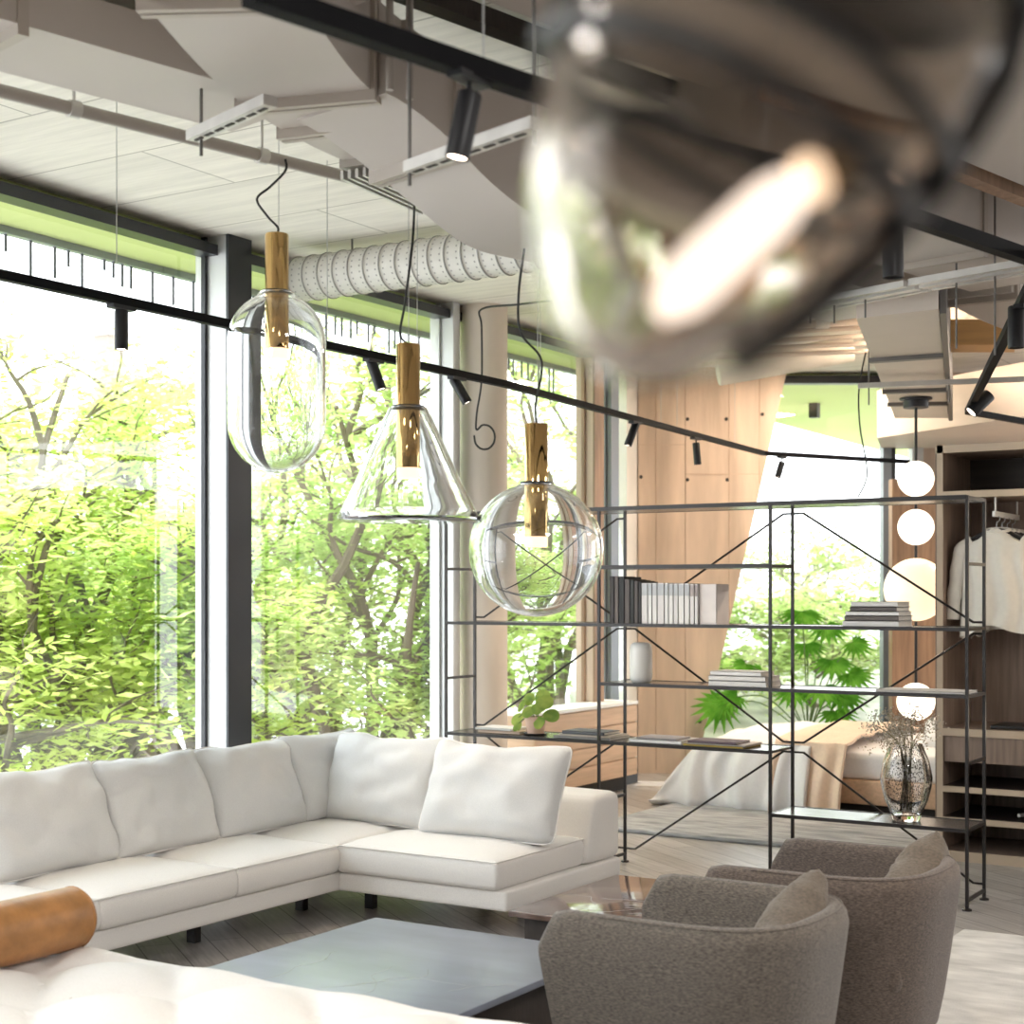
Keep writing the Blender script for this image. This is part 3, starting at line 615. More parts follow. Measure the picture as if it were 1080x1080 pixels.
def spot(label, top, bot, d, r=.028, hang=None, lit=True):
    a, b = P(*top,d=d), P(*bot,d=d); t = thing('track_spotlight', label, 'spotlight', a, 0, None); ax = (b-a).normalized(); L = (b-a).length
    bm = B(); lathe(bm, [(r*.9,0),(r,.006),(r,L),(r*.86,L),(r*.82,L-.012),(0,L-.014)], a, ax, 28); obj('spot_body', bm, 'spot', t)
    bm = B(); lathe(bm, [(r*.80,L-.006),(0,L-.006)], a, ax, 24); bmesh.ops.translate(bm, verts=bm.verts, vec=ax*.002); obj('lens', bm, 'lens' if lit else 'spot', t)
    if hang is not None:
        bm = B(); m = a+ax*L*.12; tube(bm, [m, (hang.x,hang.y,hang.z)], .006, 8); s = Vector((.02,.0,0)); box(bm, hang.x-.02,hang.y-.06,hang.z-.034,hang.x+.02,hang.y+.06,hang.z-.018); obj('adapter', bm, 'spot', t, smooth=False)
    return a, b
def dof(q): return -SN*q.x+CS*q.y
spots = []
for lab,q,top,bot,h in (('dark spotlight hanging straight down before the first window bay',on1(128),(128,327),(128,369),None),('dark spotlight tilted between the capsule and cone pendants',on1(394),(391,380),(402,411),None),('dark spotlight tilted in front of the round column',on1(482),(478,399),(493,425),None),('dark spotlight leaning before the pale end of the concrete wall',on2(670),(671,446),(662,470),None),('dark spotlight hanging before the joints of the concrete wall',on2(734),(734,467),(736,490),None),('small dark spotlight before the far bedroom window',A3.lerp(A2,.88),(825,487),(820,504),None)):
    spots.append(spot(lab, top, bot, dof(q), .0265, q))
q = U0.lerp(U1,.3)
def onU(px):
    lo, hi = 0., 1.
    for _ in range(40):
        m = (lo+hi)/2; q = U0.lerp(U1,m)
        if 540+FP*(CS*q.x+SN*q.y)/(-SN*q.x+CS*q.y) < px: lo = m
        else: hi = m
    return U0.lerp(U1,lo)
q = onU(495); spots.append(spot('large black spotlight glowing at its mouth above the pendants', (496,98), (482,167), dof(q), .0275, q))
q = onU(941); spots.append(spot('black spotlight hanging straight down beside the blurred pendant', (942,239), (942,293), dof(q), .031, q, False))
q = V0.lerp(V1,.4); q = P(1078,318,z=2.75); spots.append(spot('black spotlight at the edge of the photo on the steep rail', (1072,323), (1072,367), dof(q), .033, q, False))
spots.append(spot('black spotlight tilted at the lower end of the steep rail', (1044,416), (1024,435), 9.1, .040, V0.lerp(V1,.94)))

# ================================================================== PENDANTS
def pendant(label, px, ytube, ytube_end, glass_prof, collar_r, ytop, cordpts, d=5.2, name='glass_pendant', wirex=None):
    """gold tube with a glowing end inside a blown glass shade"""
    s = d/FP; c = P(px, ytube, d=d); t = thing(name, label, 'pendant lamp', c)
    zt, ze = c.z, EYE-(ytube_end-HOR)*s; rt = 12.6*s; o2 = (c.x,c.y,0)
    bm = B(); lathe(bm, [(0,zt),(rt*.93,zt),(rt,zt-.004),(rt,ze+.035),(0,ze+.035)], o2, n=40); obj('gold_tube', bm, 'brass', t)
    bm = B(); lathe(bm, [(rt*.96,ze+.034),(rt*.96,ze+.004),(rt*.9,ze),(0,ze)], o2, n=32); obj('diffuser', bm, 'bulbglow', t)
    zc = EYE-(ytop-HOR)*s
    bm = B(); lathe(bm, [(rt*1.01,zc-.006),(collar_r,zc-.006),(collar_r,zc+.006),(rt*1.01,zc+.006)], o2, n=40, closed=True); obj('collar', bm, 'black', t)
    th = .010; prof = [(max(r,.0)*s, EYE-(y-HOR)*s) for r,y in glass_prof]
    inner = []
    for i,(r,z_) in enumerate(prof):
        a = prof[max(i-1,0)]; b = prof[min(i+1,len(prof)-1)]; tx, tz = b[0]-a[0], b[1]-a[1]; L = math.hypot(tx,tz) or 1
        nx, nz = tz/L, -tx/L; inner.append((max(0,r+nx*th), z_+nz*th) if r > 1e-6 else (0, z_+th))
    bm = B(); loop = prof + inner[::-1]
    lathe(bm, loop, o2, n=72, closed=True); bmesh.ops.remove_doubles(bm, verts=bm.verts, dist=1e-6); obj('glass_shade', bm, 'glass', t, ang=50)
    bm = B(); tube(bm, smoothpath([P(x,y,d=d) for x,y in cordpts]+[(c.x,c.y,zt)],6), .0042, 8); obj('cord', bm, 'cord', t)
    if wirex is None: wirex = px
    q = P(wirex, ytube, d=d); bm = B(); tube(bm, [(q.x,q.y,zt),(q.x,q.y,CEIL)], .0013, 5); obj('suspension_wire', bm, 'wire', t)
    return t
cap = [(19,309)]+[(51.5*math.sin(a), 309+52-52*math.cos(a)) for a in [math.radians(x) for x in range(25,91,8)]]+[(51.5,375),(51.5,410),(51.5,446)]+[(51.5*math.cos(a), 446+53*math.sin(a)) for a in [math.radians(x) for x in range(8,90,8)]]+[(0,499.5)]
pendant('clear capsule-shaped glass pendant with a gold tube in front of the grey mullion', 292, 247, 379, cap, .052, 309, [(301,168),(301,180),(285,197),(271,210),(282,228),(293,240)], wirex=294)
cone = [(20,430),(22,434),(38,468),(56,508),(71,538),(74.5,545),(74,548.5),(70,550),(40,550.5),(0,550.5)]
pendant('clear cone-shaped glass pendant with a gold tube between the other two', 430.5, 363, 505, cone, .056, 430, [(434,182),(437,205),(435,255),(427,320),(422,352)], wirex=431)
ball = [(18,510.5)]+[(71*math.sin(a), 580-70.5*math.cos(a)) for a in [math.radians(x) for x in range(18,180,7)]]+[(0,650.8)]
pendant('clear ball-shaped glass pendant with a gold tube, hanging lowest in its row', 565.5, 447, 577, ball, .055, 510, [(553,262),(547,310),(549,350),(569,375),(571,395),(565,425)], wirex=567)
# big blurred pendant close to the lens, tilted
dF = .70; a, b = P(880,-70,d=dF), P(634,384,d=dF); ax = (b-a).normalized(); L = (b-a).length; s = dF/FP
t = thing('tilted_glass_pendant', 'large blurred glass pendant tilted close to the camera under the ducts', 'pendant lamp', a)
KF = dF/1.02; prof = [(r*KF,h*KF) for r,h in ((.08,-.02),(.128,.0),(.142,.05),(.138,.12),(.122,.19),(.098,.25),(.072,.29),(.052,.315),(.03,.328),(0,.331))]
inner = [(max(0,r-.011*KF), h-(.016*KF if i > 5 else 0)) for i,(r,h) in enumerate(prof)]
bm = B(); lathe(bm, prof+inner[::-1], a, ax, 64, closed=True); bmesh.ops.remove_doubles(bm, verts=bm.verts, dist=1e-6); obj('glass_shade', bm, 'smoke', t, ang=50)
bm = B(); lathe(bm, [(r*KF,h*KF) for r,h in ((0,-.06),(.10,-.055),(.135,-.03),(.140,.004),(.133,.006),(.128,-.022),(.09,-.045),(0,-.047))], a, ax, 48); obj('metal_cap', bm, 'black', t)
bm = B(); u, v_, w = frame(ax); dr = ax.cross(XY(0,1)); dr = dr.normalized(); dr = dr if dr.dot(XY(1,0)) > 0 else -dr
tube(bm, [a+ax*h*KF+(dr*math.cos(.25)-XY(0,1)*math.sin(.25))*(r+.005)*KF for r,h in ((.128,-.01),(.142,.05),(.138,.12),(.122,.19),(.098,.25),(.074,.29))], .010*KF, 8)
obj('strap', bm, 'black', t)
vv2 = ax.cross(dr)
for r, h in ((.139,.117),(.131,.157)):
    bm = B(); tube(bm, [a+ax*h*KF+(dr*math.cos(2*PI*k/48)+vv2*math.sin(2*PI*k/48))*(r+.004)*KF for k in range(49)], .0075*KF, 8); obj('strap', bm, 'black', t)
l0, l1, l2 = P(893,172,d=dF), P(838,196,d=dF), P(692,334,d=dF)
bm = B(); tube(bm, [l0,l0.lerp(l1,.45)], .014*KF, 24); obj('gold_tube', bm, 'brass', t)
bm = B(); tube(bm, [l0.lerp(l1,k) for k in (.40,.5,.7,.9,.98)], [.008*KF,.015*KF,.018*KF,.015*KF,.008*KF], 20); obj('bulb', bm, M('lit_amber_bulb',(1,.9,.8),.3,emit=(1,.74,.52),es=1.0), t)
bm = B(); pts = [l1.lerp(l2,k/8) for k in range(9)]; tube(bm, pts, [q_*KF for q_ in (.014,.019,.020,.020,.020,.020,.020,.018,.008)], 24); obj('light_tube', bm, M('lit_glass_tube',(1,.95,.9),.3,emit=(1,.86,.76),es=1.1), t)
bm = B(); tube(bm, [a-ax*.06, a-ax*.1+Vector((0,0,.2)), (a.x,a.y,CEIL)], .006, 8); obj('cord', bm, 'cord', t)

# globe lamps
def globes(label, X, Y, ztop, name='globe_pendant'):
    t = thing(name, label, 'pendant lamp', (X,Y,ztop)); o2 = (X,Y,0)
    bm = B(); lathe(bm, [(0,ztop-.006),(.11,ztop-.006),(.11,ztop-.014),(.085,ztop-.02),(.085,ztop-.07),(0,ztop-.07)][::-1], o2, n=32); obj('canopy', bm, 'dark_alu', t)
    bm = B(); tube(bm, [(X,Y,ztop-.07),(X,Y,.75)], .010, 10); obj('rod', bm, 'black', t)
    for z_, r, m_ in ((2.376,.122,'globe_b'),(2.046,.122,'globe_b'),(1.62,.215,'globe'),(.856,.128,'globe_b')):
        bm = B(); bmesh.ops.create_uvsphere(bm, u_segments=36, v_segments=20, radius=r); bmesh.ops.translate(bm, verts=bm.verts, vec=(X,Y,z_)); obj('globe_shade', bm, m_, t)
    return t
LX, LY = XY((966-540)/FP*10.4, 10.4).xy
globes('chain of four glowing opal globes hanging beside the wardrobe', LX, LY, 2.93)
globes('second chain of glowing opal globes, seen only mirrored in the window glass', -1.85, 8.90, CEIL)

# ================================================================== SOFA
t = thing('corner_sofa', 'off-white linen corner sofa along the window wall', 'sofa', (-4.7,5.4,0))
bm = B(); rbox(bm, (-5.2,5.24,.1975), (.55,1.69,.0475), .018, 3); rbox(bm, (-4.19,6.38,.1975), (.5,.55,.0475), .018, 3); obj('base', bm, 'sofa', t)
def wedge(bm, lo, hi, th_top, th_bot, z0, z1, along, n=3):
    def fn(p, u):
        k = (u.z+1)/2; return p
    pass
def backrest(x0, x1, y0, y1, face):
    h = Vector(((x1-x0)/2,(y1-y0)/2,.17)); c = ((x0+x1)/2,(y0+y1)/2,.415)
    def fn(p, u):
        k = (1-u.z)/2
        if face == 'x' and u.x > 0: p.x += .09*k*u.x
        if face == 'y' and u.y < 0: p.y += .09*k*u.y
        p.z += .012*(1-u.x*u.x)*(1-u.y*u.y)*max(0,u.z)
        return p
    bm = B(); rbox(bm, c, h, .045, 6, fn); return bm
obj('backrest', backrest(-5.75,-5.47,3.55,6.93,'x'), 'sofa', t); obj('backrest', backrest(-5.47,-3.69,6.66,6.93,'y'), 'sofa', t)
def seat(x0,x1,y0,y1,seed):
    h = Vector(((x1-x0)/2,(y1-y0)/2,.068)); c = Vector(((x0+x1)/2,(y0+y1)/2,.312))
    def fn(p, u):
        cr = (1-u.x**4)*(1-u.y**4)
        if u.z > 0: p.z += (.03*cr + .006*mnoise.noise(Vector((p.x*5+seed,p.y*5,seed))))*u.z
        p.x += .012*(1-u.z**2)*u.x; p.y += .012*(1-u.z**2)*u.y; return p
    bm = B(); rbox(bm, c, h, .022, 14, fn); o = obj('seat_cushion', bm, 'sofa', t)
    bm = B(); zz = c.z+.064; e = .006; pts = [Vector((x0-e+.004,y0-e+.004,zz)),Vector((x1+e-.004,y0-e+.004,zz)),Vector((x1+e-.004,y1+e-.004,zz)),Vector((x0-e+.004,y1+e-.004,zz))]
    for a,b in zip(pts, pts[1:]+pts[:1]): tube(bm, [a,b], .0045, 6)
    obj('seam', bm, 'piping', o)
for i,(a,b,c_,d_) in enumerate(((-5.42,-4.63,3.56,4.275),(-5.42,-4.63,4.285,5.075),(-5.42,-4.63,5.085,5.795),(-5.42,-4.66,5.805,6.60),(-4.65,-3.73,5.805,6.60))): seat(a,b,c_,d_,i*3.1)
for x,y in ((-4.95,4.3),(-4.95,5.14),(-4.99,5.95),(-4.72,6.17),(-3.95,6.4),(-5.5,4.4),(-5.5,6.7),(-4.4,6.75)):
    bm = B(); box(bm, x-.025,y-.02,0,x+.025,y+.02,.155); obj('leg', bm, 'leg', t, smooth=False)
def cushion(label, pos, rz, lean, w, h, th, seed, m='cush', roll=0, name='back_cushion', cat='cushion', group='loose back cushions of the sofa', wr=.014, seam=True, sag=.032):
    mt = Matrix.Rotation(rz,4,'Z') @ Matrix.Rotation(-lean,4,'X') @ Matrix.Rotation(roll,4,'Y')
    bm = B(); rim = pillow(bm, w, h, th, mt, seed, wr=wr, sag=sag); o = obj(name, bm, m, ang=70); o.location = pos; W[o] = Matrix.Translation(Vector(pos)); tag(o, label, cat, group)
    if seam: bm = B(); tube(bm, [p for p in rim]+[rim[0]], .0045, 6, cap=False); obj('seam', bm, 'piping' if m == 'cush' else m, o, local=True)
    return o
R90 = PI/2; zs = .395
cushion('pale grey back cushion nearest the leather bolster, cut by the edge of the photo', (-5.12,4.50,zs), R90, .42, .74,.50,.20, 1)
cushion('pale grey back cushion second from the leather bolster, under the first window bay', (-5.12,5.17,zs), R90, .40, .69,.49,.20, 2)
cushion('pale grey back cushion standing below the grey mullion', (-5.12,5.83,zs), R90, .42, .69,.49,.20, 3)
cushion('pale grey back cushion by the inner corner of the sofa, under the capsule pendant', (-5.12,6.44,zs), R90, .40, .66,.50,.22, 4)
cushion('white back cushion under the cone pendant, first from the corner on the short side', (-4.80,6.30,zs), 0, .36, .74,.50,.20, 5)
cushion('white back cushion at the open end of the sofa, before the black shelving', (-4.06,6.20,zs), .03, .42, .80,.51,.22, 6)

# ================================================================== DAYBED AND BOLSTER
t = thing('daybed', 'white tufted daybed in the lower corner, close to the camera', 'daybed', (-2.9,2.95,0))
def tuft(p, u):
    if u.z > 0:
        x, y = p.x/.27, p.y/.27
        g = abs(math.sin(PI*(x+y)/2))*abs(math.sin(PI*(x-y)/2)); e = (1-u.x**8)*(1-u.y**8)
        p.z += u.z*(.055*g**.45*1.4-.05)*e
    p.x += .01*(1-u.z**2)*u.x; p.y += .01*(1-u.z**2)*u.y; return p
bm = B(); rbox(bm, (-2.9,2.94,.385), (1.05,.5,.075), .03, 54, tuft); obj('mattress', bm, 'day', t)
bm = B(); rbox(bm, (-2.9,2.94,.265), (1.03,.48,.04), .01, 2); obj('frame', bm, 'darkwood', t)
for x in (-3.8,-2.0):
    for y_ in (2.55,3.33): bm = B(); box(bm, x-.025,y_-.025,0,x+.025,y_+.025,.23); obj('leg', bm, 'leg', t, smooth=False)
bm = B(); prof = [(0,0),(.07,0),(.088,.006),(.097,.02),(.099,.04),(.099,.9),(.097,.92),(.088,.934),(.07,.94),(0,.94)]; lathe(bm, prof, (-3.805,2.49,.555), (0,1,0), 40)
o = settle(obj('leather_bolster', bm, 'leather'), (-3.805,2.96,.456)); tag(o, 'cognac brown leather bolster lying across the end of the white daybed', 'bolster')
bm = B(); 
for yy in (2.515,3.405): lathe(bm, [(.0965,-.003),(.1005,0),(.0965,.003)], (-3.805,yy,.555), (0,1,0), 40, closed=True)
obj('seam', bm, 'leather', o)

# ================================================================== TABLES
def table(label, x0,x1,y0,y1, m, inset, seed):
    t = thing('coffee_table', label, 'coffee table', ((x0+x1)/2,(y0+y1)/2,0)); bm = B(); rbox(bm, ((x0+x1)/2,(y0+y1)/2,.288), ((x1-x0)/2,(y1-y0)/2,.012), .003, 2); top = obj('table_top', bm, m, t)
    R = random.Random(seed); bm = B()
    for k in range(5):
        p = Vector((R.uniform(x0+.15,x1-.15),R.uniform(y0+.1,y0+.4),.3003)); pts = [p]; a = R.uniform(.3,1.9)
        for i in range(14):
            a += R.gauss(0,.35); q = pts[-1]+Vector((math.cos(a),math.sin(a),0))*.035
            if not (x0+.02 < q.x < x1-.02 and y0+.02 < q.y < y1-.02): break
            pts.append(q)
        for u_,w_ in zip(pts,pts[1:]): beam(bm, u_, w_, R.uniform(.0015,.005), .0006)
    obj('vein', bm, 'vein', top, smooth=False)
    bm = B(); box(bm, x0+inset,y0+inset,.0,x1-inset,y1-inset,.276); obj('table_base', bm, 'darkwood', t, smooth=False)
table('low grey marble coffee table in front of the sofa', -3.71,-2.64,3.72,4.88,'marble_g',.06,2)
table('low brown marble coffee table by the open end of the sofa', -3.33,-2.40,5.27,6.21,'marble_b',.05,9)

# ================================================================== ARMCHAIRS
def armchair(label, X, Y, rz, m):
    t = thing('tub_armchair', label, 'armchair', (X,Y,0), rz); path = []
    for i in range(9): path.append((-.42+.42*i/8, -.385, 0, -1))
    for i in range(1,32):
        a = -PI/2+PI*i/32; e = 2/2.7; cx_ = abs(math.cos(a))**e; sy = math.copysign(abs(math.sin(a))**e, math.sin(a)); nx, ny = cx_**1.7/.37, math.copysign(abs(sy)**1.7/.385, sy); l = math.hypot(nx,ny); path.append((.37*cx_, .385*sy, nx/l, ny/l))
    for i in range(9): path.append((0-.42*i/8, .385, 0, 1))
    prof = [(.0,.10),(.0,.2),(.0,.35),(.0,.5),(.0,.60),(-.006,.632),(-.02,.652),(-.042,.66),(-.064,.652),(-.078,.632),(-.084,.60),(-.086,.5),(-.088,.40),(-.088,.30),(-.05,.10)]
    bm = B(); N = len(path); rings = []; 
    for i,(x,y_,nx,ny) in enumerate(path):
        de = min(x+.42, 9) if (i < 9 or i >= N-9) else 9
        k = min(1, de/.10); drop = .095*(1-math.sqrt(max(0,1-(1-k)**2))) ; ring = []
        for off,z_ in prof:
            zz = z_-drop*max(0,(z_-.3)/.36); sc = .80+.20*min(1,((zz-.1)/.5))**.8
            ring.append(bm.verts.new(((x+nx*off)*sc+.0, (y_+ny*off)*sc, zz)))
        rings.append(ring)
    K = len(prof)
    for a,b in zip(rings,rings[1:]):
        for k in range(K): bm.faces.new((a[k],a[(k+1)%K],b[(k+1)%K],b[k]))
    bm.faces.new(rings[0]); bm.faces.new(rings[-1][::-1])
    obj('shell', bm, m, t, local=True, ang=50)
    bm = B(); pts = [Vector((x*.995+nx*-.020, y_*1.0+ny*-.020, .653)) for x,y_,nx,ny in path[4:-4]]; tube(bm, pts, .0035, 6); obj('edge_seam', bm, m, t, local=True)
    bm = B(); rbox(bm, (-.06,0,.33), (.34,.285,.07), .05, 8); obj('seat_cushion', bm, m, t, local=True)
    bm = B(); rbox(bm, (-.02,0,.20), (.25,.22,.08), .05, 4); obj('under_frame', bm, m, t, local=True)
    bm = B(); lathe(bm, [(0,0),(.24,0),(.25,.01),(.06,.035),(.05,.12),(0,.12)], (0,0,0), n=32); obj('swivel_base', bm, 'leg', t, local=True)
armchair('grey-brown tweed tub armchair nearest the camera, seen from behind', -1.94, 4.265, 0, 'tweed')
armchair('dark brown tweed tub armchair behind the nearer one', -1.865, 5.20, 0, 'tweed2')
cushion('taupe cushion leaning in the back of the nearest armchair', (-1.80,4.36,.365), -R90+.22, .30, .60,.33,.20, 11, 'velvet', roll=.30, name='lumbar_cushion', group='armchair cushions', wr=.010, seam=False, sag=.02)
cushion('taupe folded cushion slumped in the back of the rear armchair', (-1.72,5.32,.37), -R90+.18, .30, .60,.33,.20, 12, 'velvet', roll=.28, name='lumbar_cushion', group='armchair cushions', wr=.012, seam=False, sag=.10)

# ================================================================== RUGS
def rug(name, label, x0,x1,y0,y1,m,h):
    bm = B(); rbox(bm, ((x0+x1)/2,(y0+y1)/2,h/2), ((x1-x0)/2,(y1-y0)/2,h/2), h*.45, 12); o = settle(obj(name, bm, m), ((x0+x1)/2,(y0+y1)/2,0)); tag(o, label, 'rug')
rug('area_rug', 'ivory mottled rug on the wood floor beside the armchairs', -2.02,1.0,4.2,7.22,'rugw',.016)
rug('bedroom_rug', 'grey streaked rug under the bed', -5.05,-2.8,9.0,11.9,'rug',.03)

# ================================================================== SHELVING UNIT
SX = (-5.32,-4.25,-3.196,-2.14); YF, YB = 7.71, 8.03; LV = (.40,.737,1.075,1.414,1.745,2.08); PW = .0155
t = thing('open_shelving', 'black bronze open wire shelving with zigzag braces behind the sofa', 'shelving', (-3.73,7.87,0))
for x in SX:
    for y_ in (YF,YB):
        bm = B(); box(bm, x-PW/2,y_-PW/2,.012,x+PW/2,y_+PW/2,2.09); po = obj('post', bm, 'shelf', t, smooth=False)
        bm = B(); lathe(bm, [(0,0),(.024,0),(.024,.008),(.008,.014),(0,.014)], (x,y_,0), n=16); obj('foot', bm, 'shelf', po)
def rung(x, z_): bm = B(); box(bm, x-.007,YF,z_-.008,x+.007,YB,z_+.008); obj('rung', bm, 'shelf', t, smooth=False)
for i,x in enumerate(SX):
    for z_ in ((.05,)+LV if i in (0,3) else (.05,.40,2.08)): rung(x, z_)
for x in SX[1:3]: rung(x,1.745)
def panel(i, j, z_, th=.018):
    bm = B(); box(bm, SX[i],YF-.004,z_-th/2,SX[j],YB+.004,z_+th/2); o = obj('shelf_panel', bm, 'shelf_top', t, smooth=False)
    bm = B(); box(bm, SX[i],YF-.012,z_-th/2-.002,SX[j],YF-.004,z_+th/2+.003); box(bm, SX[i],YB+.004,z_-th/2-.002,SX[j],YB+.012,z_+th/2+.003); obj('edge_rail', bm, 'shelf', o, smooth=False)
panel(0,1,2.08); panel(1,2,2.08); panel(2,3,2.08); panel(1,2,1.745); panel(0,1,1.414,.014); panel(1,2,1.414,.014); panel(2,3,1.414,.014)
panel(1,2,1.075,.014); panel(2,3,1.075,.014); panel(0,1,.737,.014); panel(1,2,.737,.014); panel(2,3,.40,.014)
def brace(i, j, zi, zj, off=.03):
    """diagonal rod in the rear plane with short flat ends"""
    a, b = Vector((SX[i],YB+.014,zi)), Vector((SX[j],YB+.014,zj)); s = 1 if SX[j] > SX[i] else -1
    bm = B(); tube(bm, [a, a+Vector((.06*s,0,0)), b-Vector((.06*s,0,0)), b], .0065, 8); obj('brace', bm, 'shelf', t)
u_, m_, l_ = 2.04, 1.385, .71
brace(2,3,u_,1.445); brace(2,3,.765,1.385); brace(2,3,l_,.08)
brace(1,2,1.445,u_); brace(1,2,1.385,.765); brace(1,2,.08,l_)
brace(0,1,1.445,u_); brace(0,1,u_,1.445); brace(0,1,.765,1.385); brace(0,1,l_,.08); brace(0,1,.08,l_)

# ------------------------------------------------------------------ books
bookm = {}
def bm_mat(col): 
    k = tuple(col)
    if k not in bookm: bookm[k] = M('book_cover_%d'%len(bookm), col, .6, noise=(8,.06))
    return bookm[k]
PAGE = M('book_pages', (.78,.74,.67), .9, noise=(60,.1), stretch=(1,1,12))
def book(label, x0,x1,y0,y1,z0,z1, col, spine='y-', group=None, up=False, band=None):
    """closed book: cover boards and spine round a page block"""
    ctr = Vector(((x0+x1)/2,(y0+y1)/2,z0)); t = thing('book', label, 'book', ctr, 0, group); c = .0025; bm = B()
    if up: box(bm, x0,y0,z0,x0+c,y1,z1); box(bm, x1-c,y0,z0,x1,y1,z1); box(bm, x0,y0,z0,x1,y0+c,z1); o = obj('cover', bm, bm_mat(col), t, smooth=False); bm = B(); box(bm, x0+c,y0+c,z0+.003,x1-c,y1-.004,z1-.003); obj('pages', bm, PAGE, t, smooth=False)
    else:
        box(bm, x0,y0,z0,x1,y1,z0+c); box(bm, x0,y0,z1-c,x1,y1,z1)
        if spine == 'y-': box(bm, x0,y0,z0,x1,y0+c,z1); e = (x0+.004,x1-.004,y0+c,y1-.004)
        else: box(bm, x0,y0,z0,x0+c,y1,z1); e = (x0+c,x1-.004,y0+.004,y1-.004)
        o = obj('cover', bm, bm_mat(col), t, smooth=False); bm = B(); box(bm, e[0],e[2],z0+c,e[1],e[3],z1-c); obj('pages', bm, PAGE, t, smooth=False)
    if band:
        bm = B(); zb = z1-(z1-z0)*.30
        box(bm, x0+.002,y0-.0006,zb,x1-.002,y0+.0004,z1-.006); obj('spine_band', bm, bm_mat(band), t, smooth=False)
    return t
Z1 = 1.414+.008; x = -4.185
ordn = ('first','second','third','fourth','fifth','sixth','seventh','eighth','ninth','tenth','eleventh','twelfth')
dk = [(.05,.04,.04),(.14,.11,.10),(.02,.018,.018),(.12,.095,.09),(.03,.028,.027),(.10,.08,.075),(.035,.03,.03)]; wd_ = (.030,.028,.038,.034,.028,.026,.020); hh = (.272,.272,.268,.255,.25,.245,.24)
for i in range(7):
    book('%s dark brown upright book in the shelf row, counted from its dark end'%ordn[i], x,x+wd_[i]-.0015,7.72,7.93,Z1,Z1+hh[i],dk[i],group='dark upright books',up=True); x += wd_[i]
ww = (.040,.028,.032,.045,.026,.030,.030,.038,.032,.030,.022); pal = (.80,.775,.75)
for i in range(11):
    lean = i > 8
    book('%s white upright book in the shelf row, counted from the dark books'%ordn[i], x,x+ww[i]-.0015,7.72,7.90,Z1,Z1+.232-.003*(i>4)-.004*(i>8),(pal if i%3 else (.74,.70,.69)),group='white upright books',up=True,band=((.52,.53,.55) if i < 9 else (.42,.36,.35))); x += ww[i]
book('white upright book with a pale pink face closing the shelf row', x,x+.105,7.735,7.90,Z1,Z1+.225,(.80,.73,.70),group='white upright books',up=True)
def stack(x0, y0, z0, specs, labels, group):
    z_ = z0
    for (w,dp,h,col,dx),lab in zip(specs,labels): book(lab, x0+dx,x0+dx+w,y0,y0+dp,z_,z_+h,col,group=group); z_ += h+.0006
xs = PY(892,7.75).x
stack(xs,7.73,Z1,[(.30,.24,.030,(.78,.76,.73),-.01),(.29,.24,.026,(.13,.11,.10),0),(.285,.225,.022,(.80,.78,.76),.005),(.25,.225,.024,(.11,.095,.09),.03),(.25,.21,.026,(.72,.70,.68),.035)],
 ['bottom pale book of the tall stack on the long shelf','dark-spined book second from the bottom of the tall stack','white book in the middle of the tall stack','dark-spined book second from the top of the tall stack','pale grey book topmost on the tall stack'],'books stacked near the globe lamps')
xs = PY(749,7.76).x; Z2 = 1.075+.008
stack(xs,7.74,Z2,[(.34,.22,.030,(.80,.78,.75),0),(.335,.22,.028,(.78,.75,.72),.0),(.30,.2,.024,(.80,.78,.76),.01)],['bottom white book of the stack before the concrete edge','middle white book of the stack before the concrete edge','top white book of the stack before the concrete edge'],'white books stacked before the concrete edge')
xs = PY(925,7.76).x; book('thin pale magazine lying open on the shelf above the vase', xs,xs+.46,7.74,7.98,Z2,Z2+.012,(.74,.70,.66))
Z3 = .737+.008; xs = PY(506,7.8).x
stack(xs,7.78,Z3,[(.30,.2,.018,(.62,.46,.36),0),(.26,.19,.014,(.78,.76,.73),-.02)],['tan book beside the potted plant on the low shelf','white book lying on the tan one beside the potted plant'],'books beside the potted plant')
xs = PY(586,7.75).x
stack(xs,7.74,Z3,[(.38,.25,.014,(.36,.34,.33),-.01),(.34,.22,.012,(.66,.58,.50),.03),(.28,.2,.018,(.11,.115,.13),.05)],['wide grey book at the bottom of the low-shelf pile','thin beige book inside the low-shelf pile','dark blue-grey book on top of the low-shelf pile'],'pile between plant and white books')
xs = PY(664,7.75).x
stack(xs,7.74,Z3,[(.33,.24,.022,(.82,.80,.78),0),(.25,.19,.010,(.50,.45,.46),.05)],['large white book on the low shelf before the oak drawers','thin mauve booklet lying on the large white book'],'books before the oak drawers')
xs = PY(722,7.75).x
stack(xs,7.73,Z3,[(.36,.26,.010,(.72,.52,.12),0),(.35,.25,.008,(.78,.70,.66),.02),(.29,.2,.012,(.20,.14,.17),.03)],['yellow thin book at the bottom near the middle post','pale thin book above the yellow one','dark plum booklet on the yellow book'],'thin books near the middle post')
# frosted white lantern
c_ = PY(676,7.86); bm = B(); lathe(bm, [(0,0),(.05,0),(.062,.012),(.066,.03),(.066,.18),(.06,.215),(.045,.228),(0,.23)], (0,0,0), n=32); o = obj('white_vase', bm, 'white'); o.location = (c_.x,c_.y,Z2); tag(o, 'plain white rounded vase on the shelf under the upright books', 'vase')
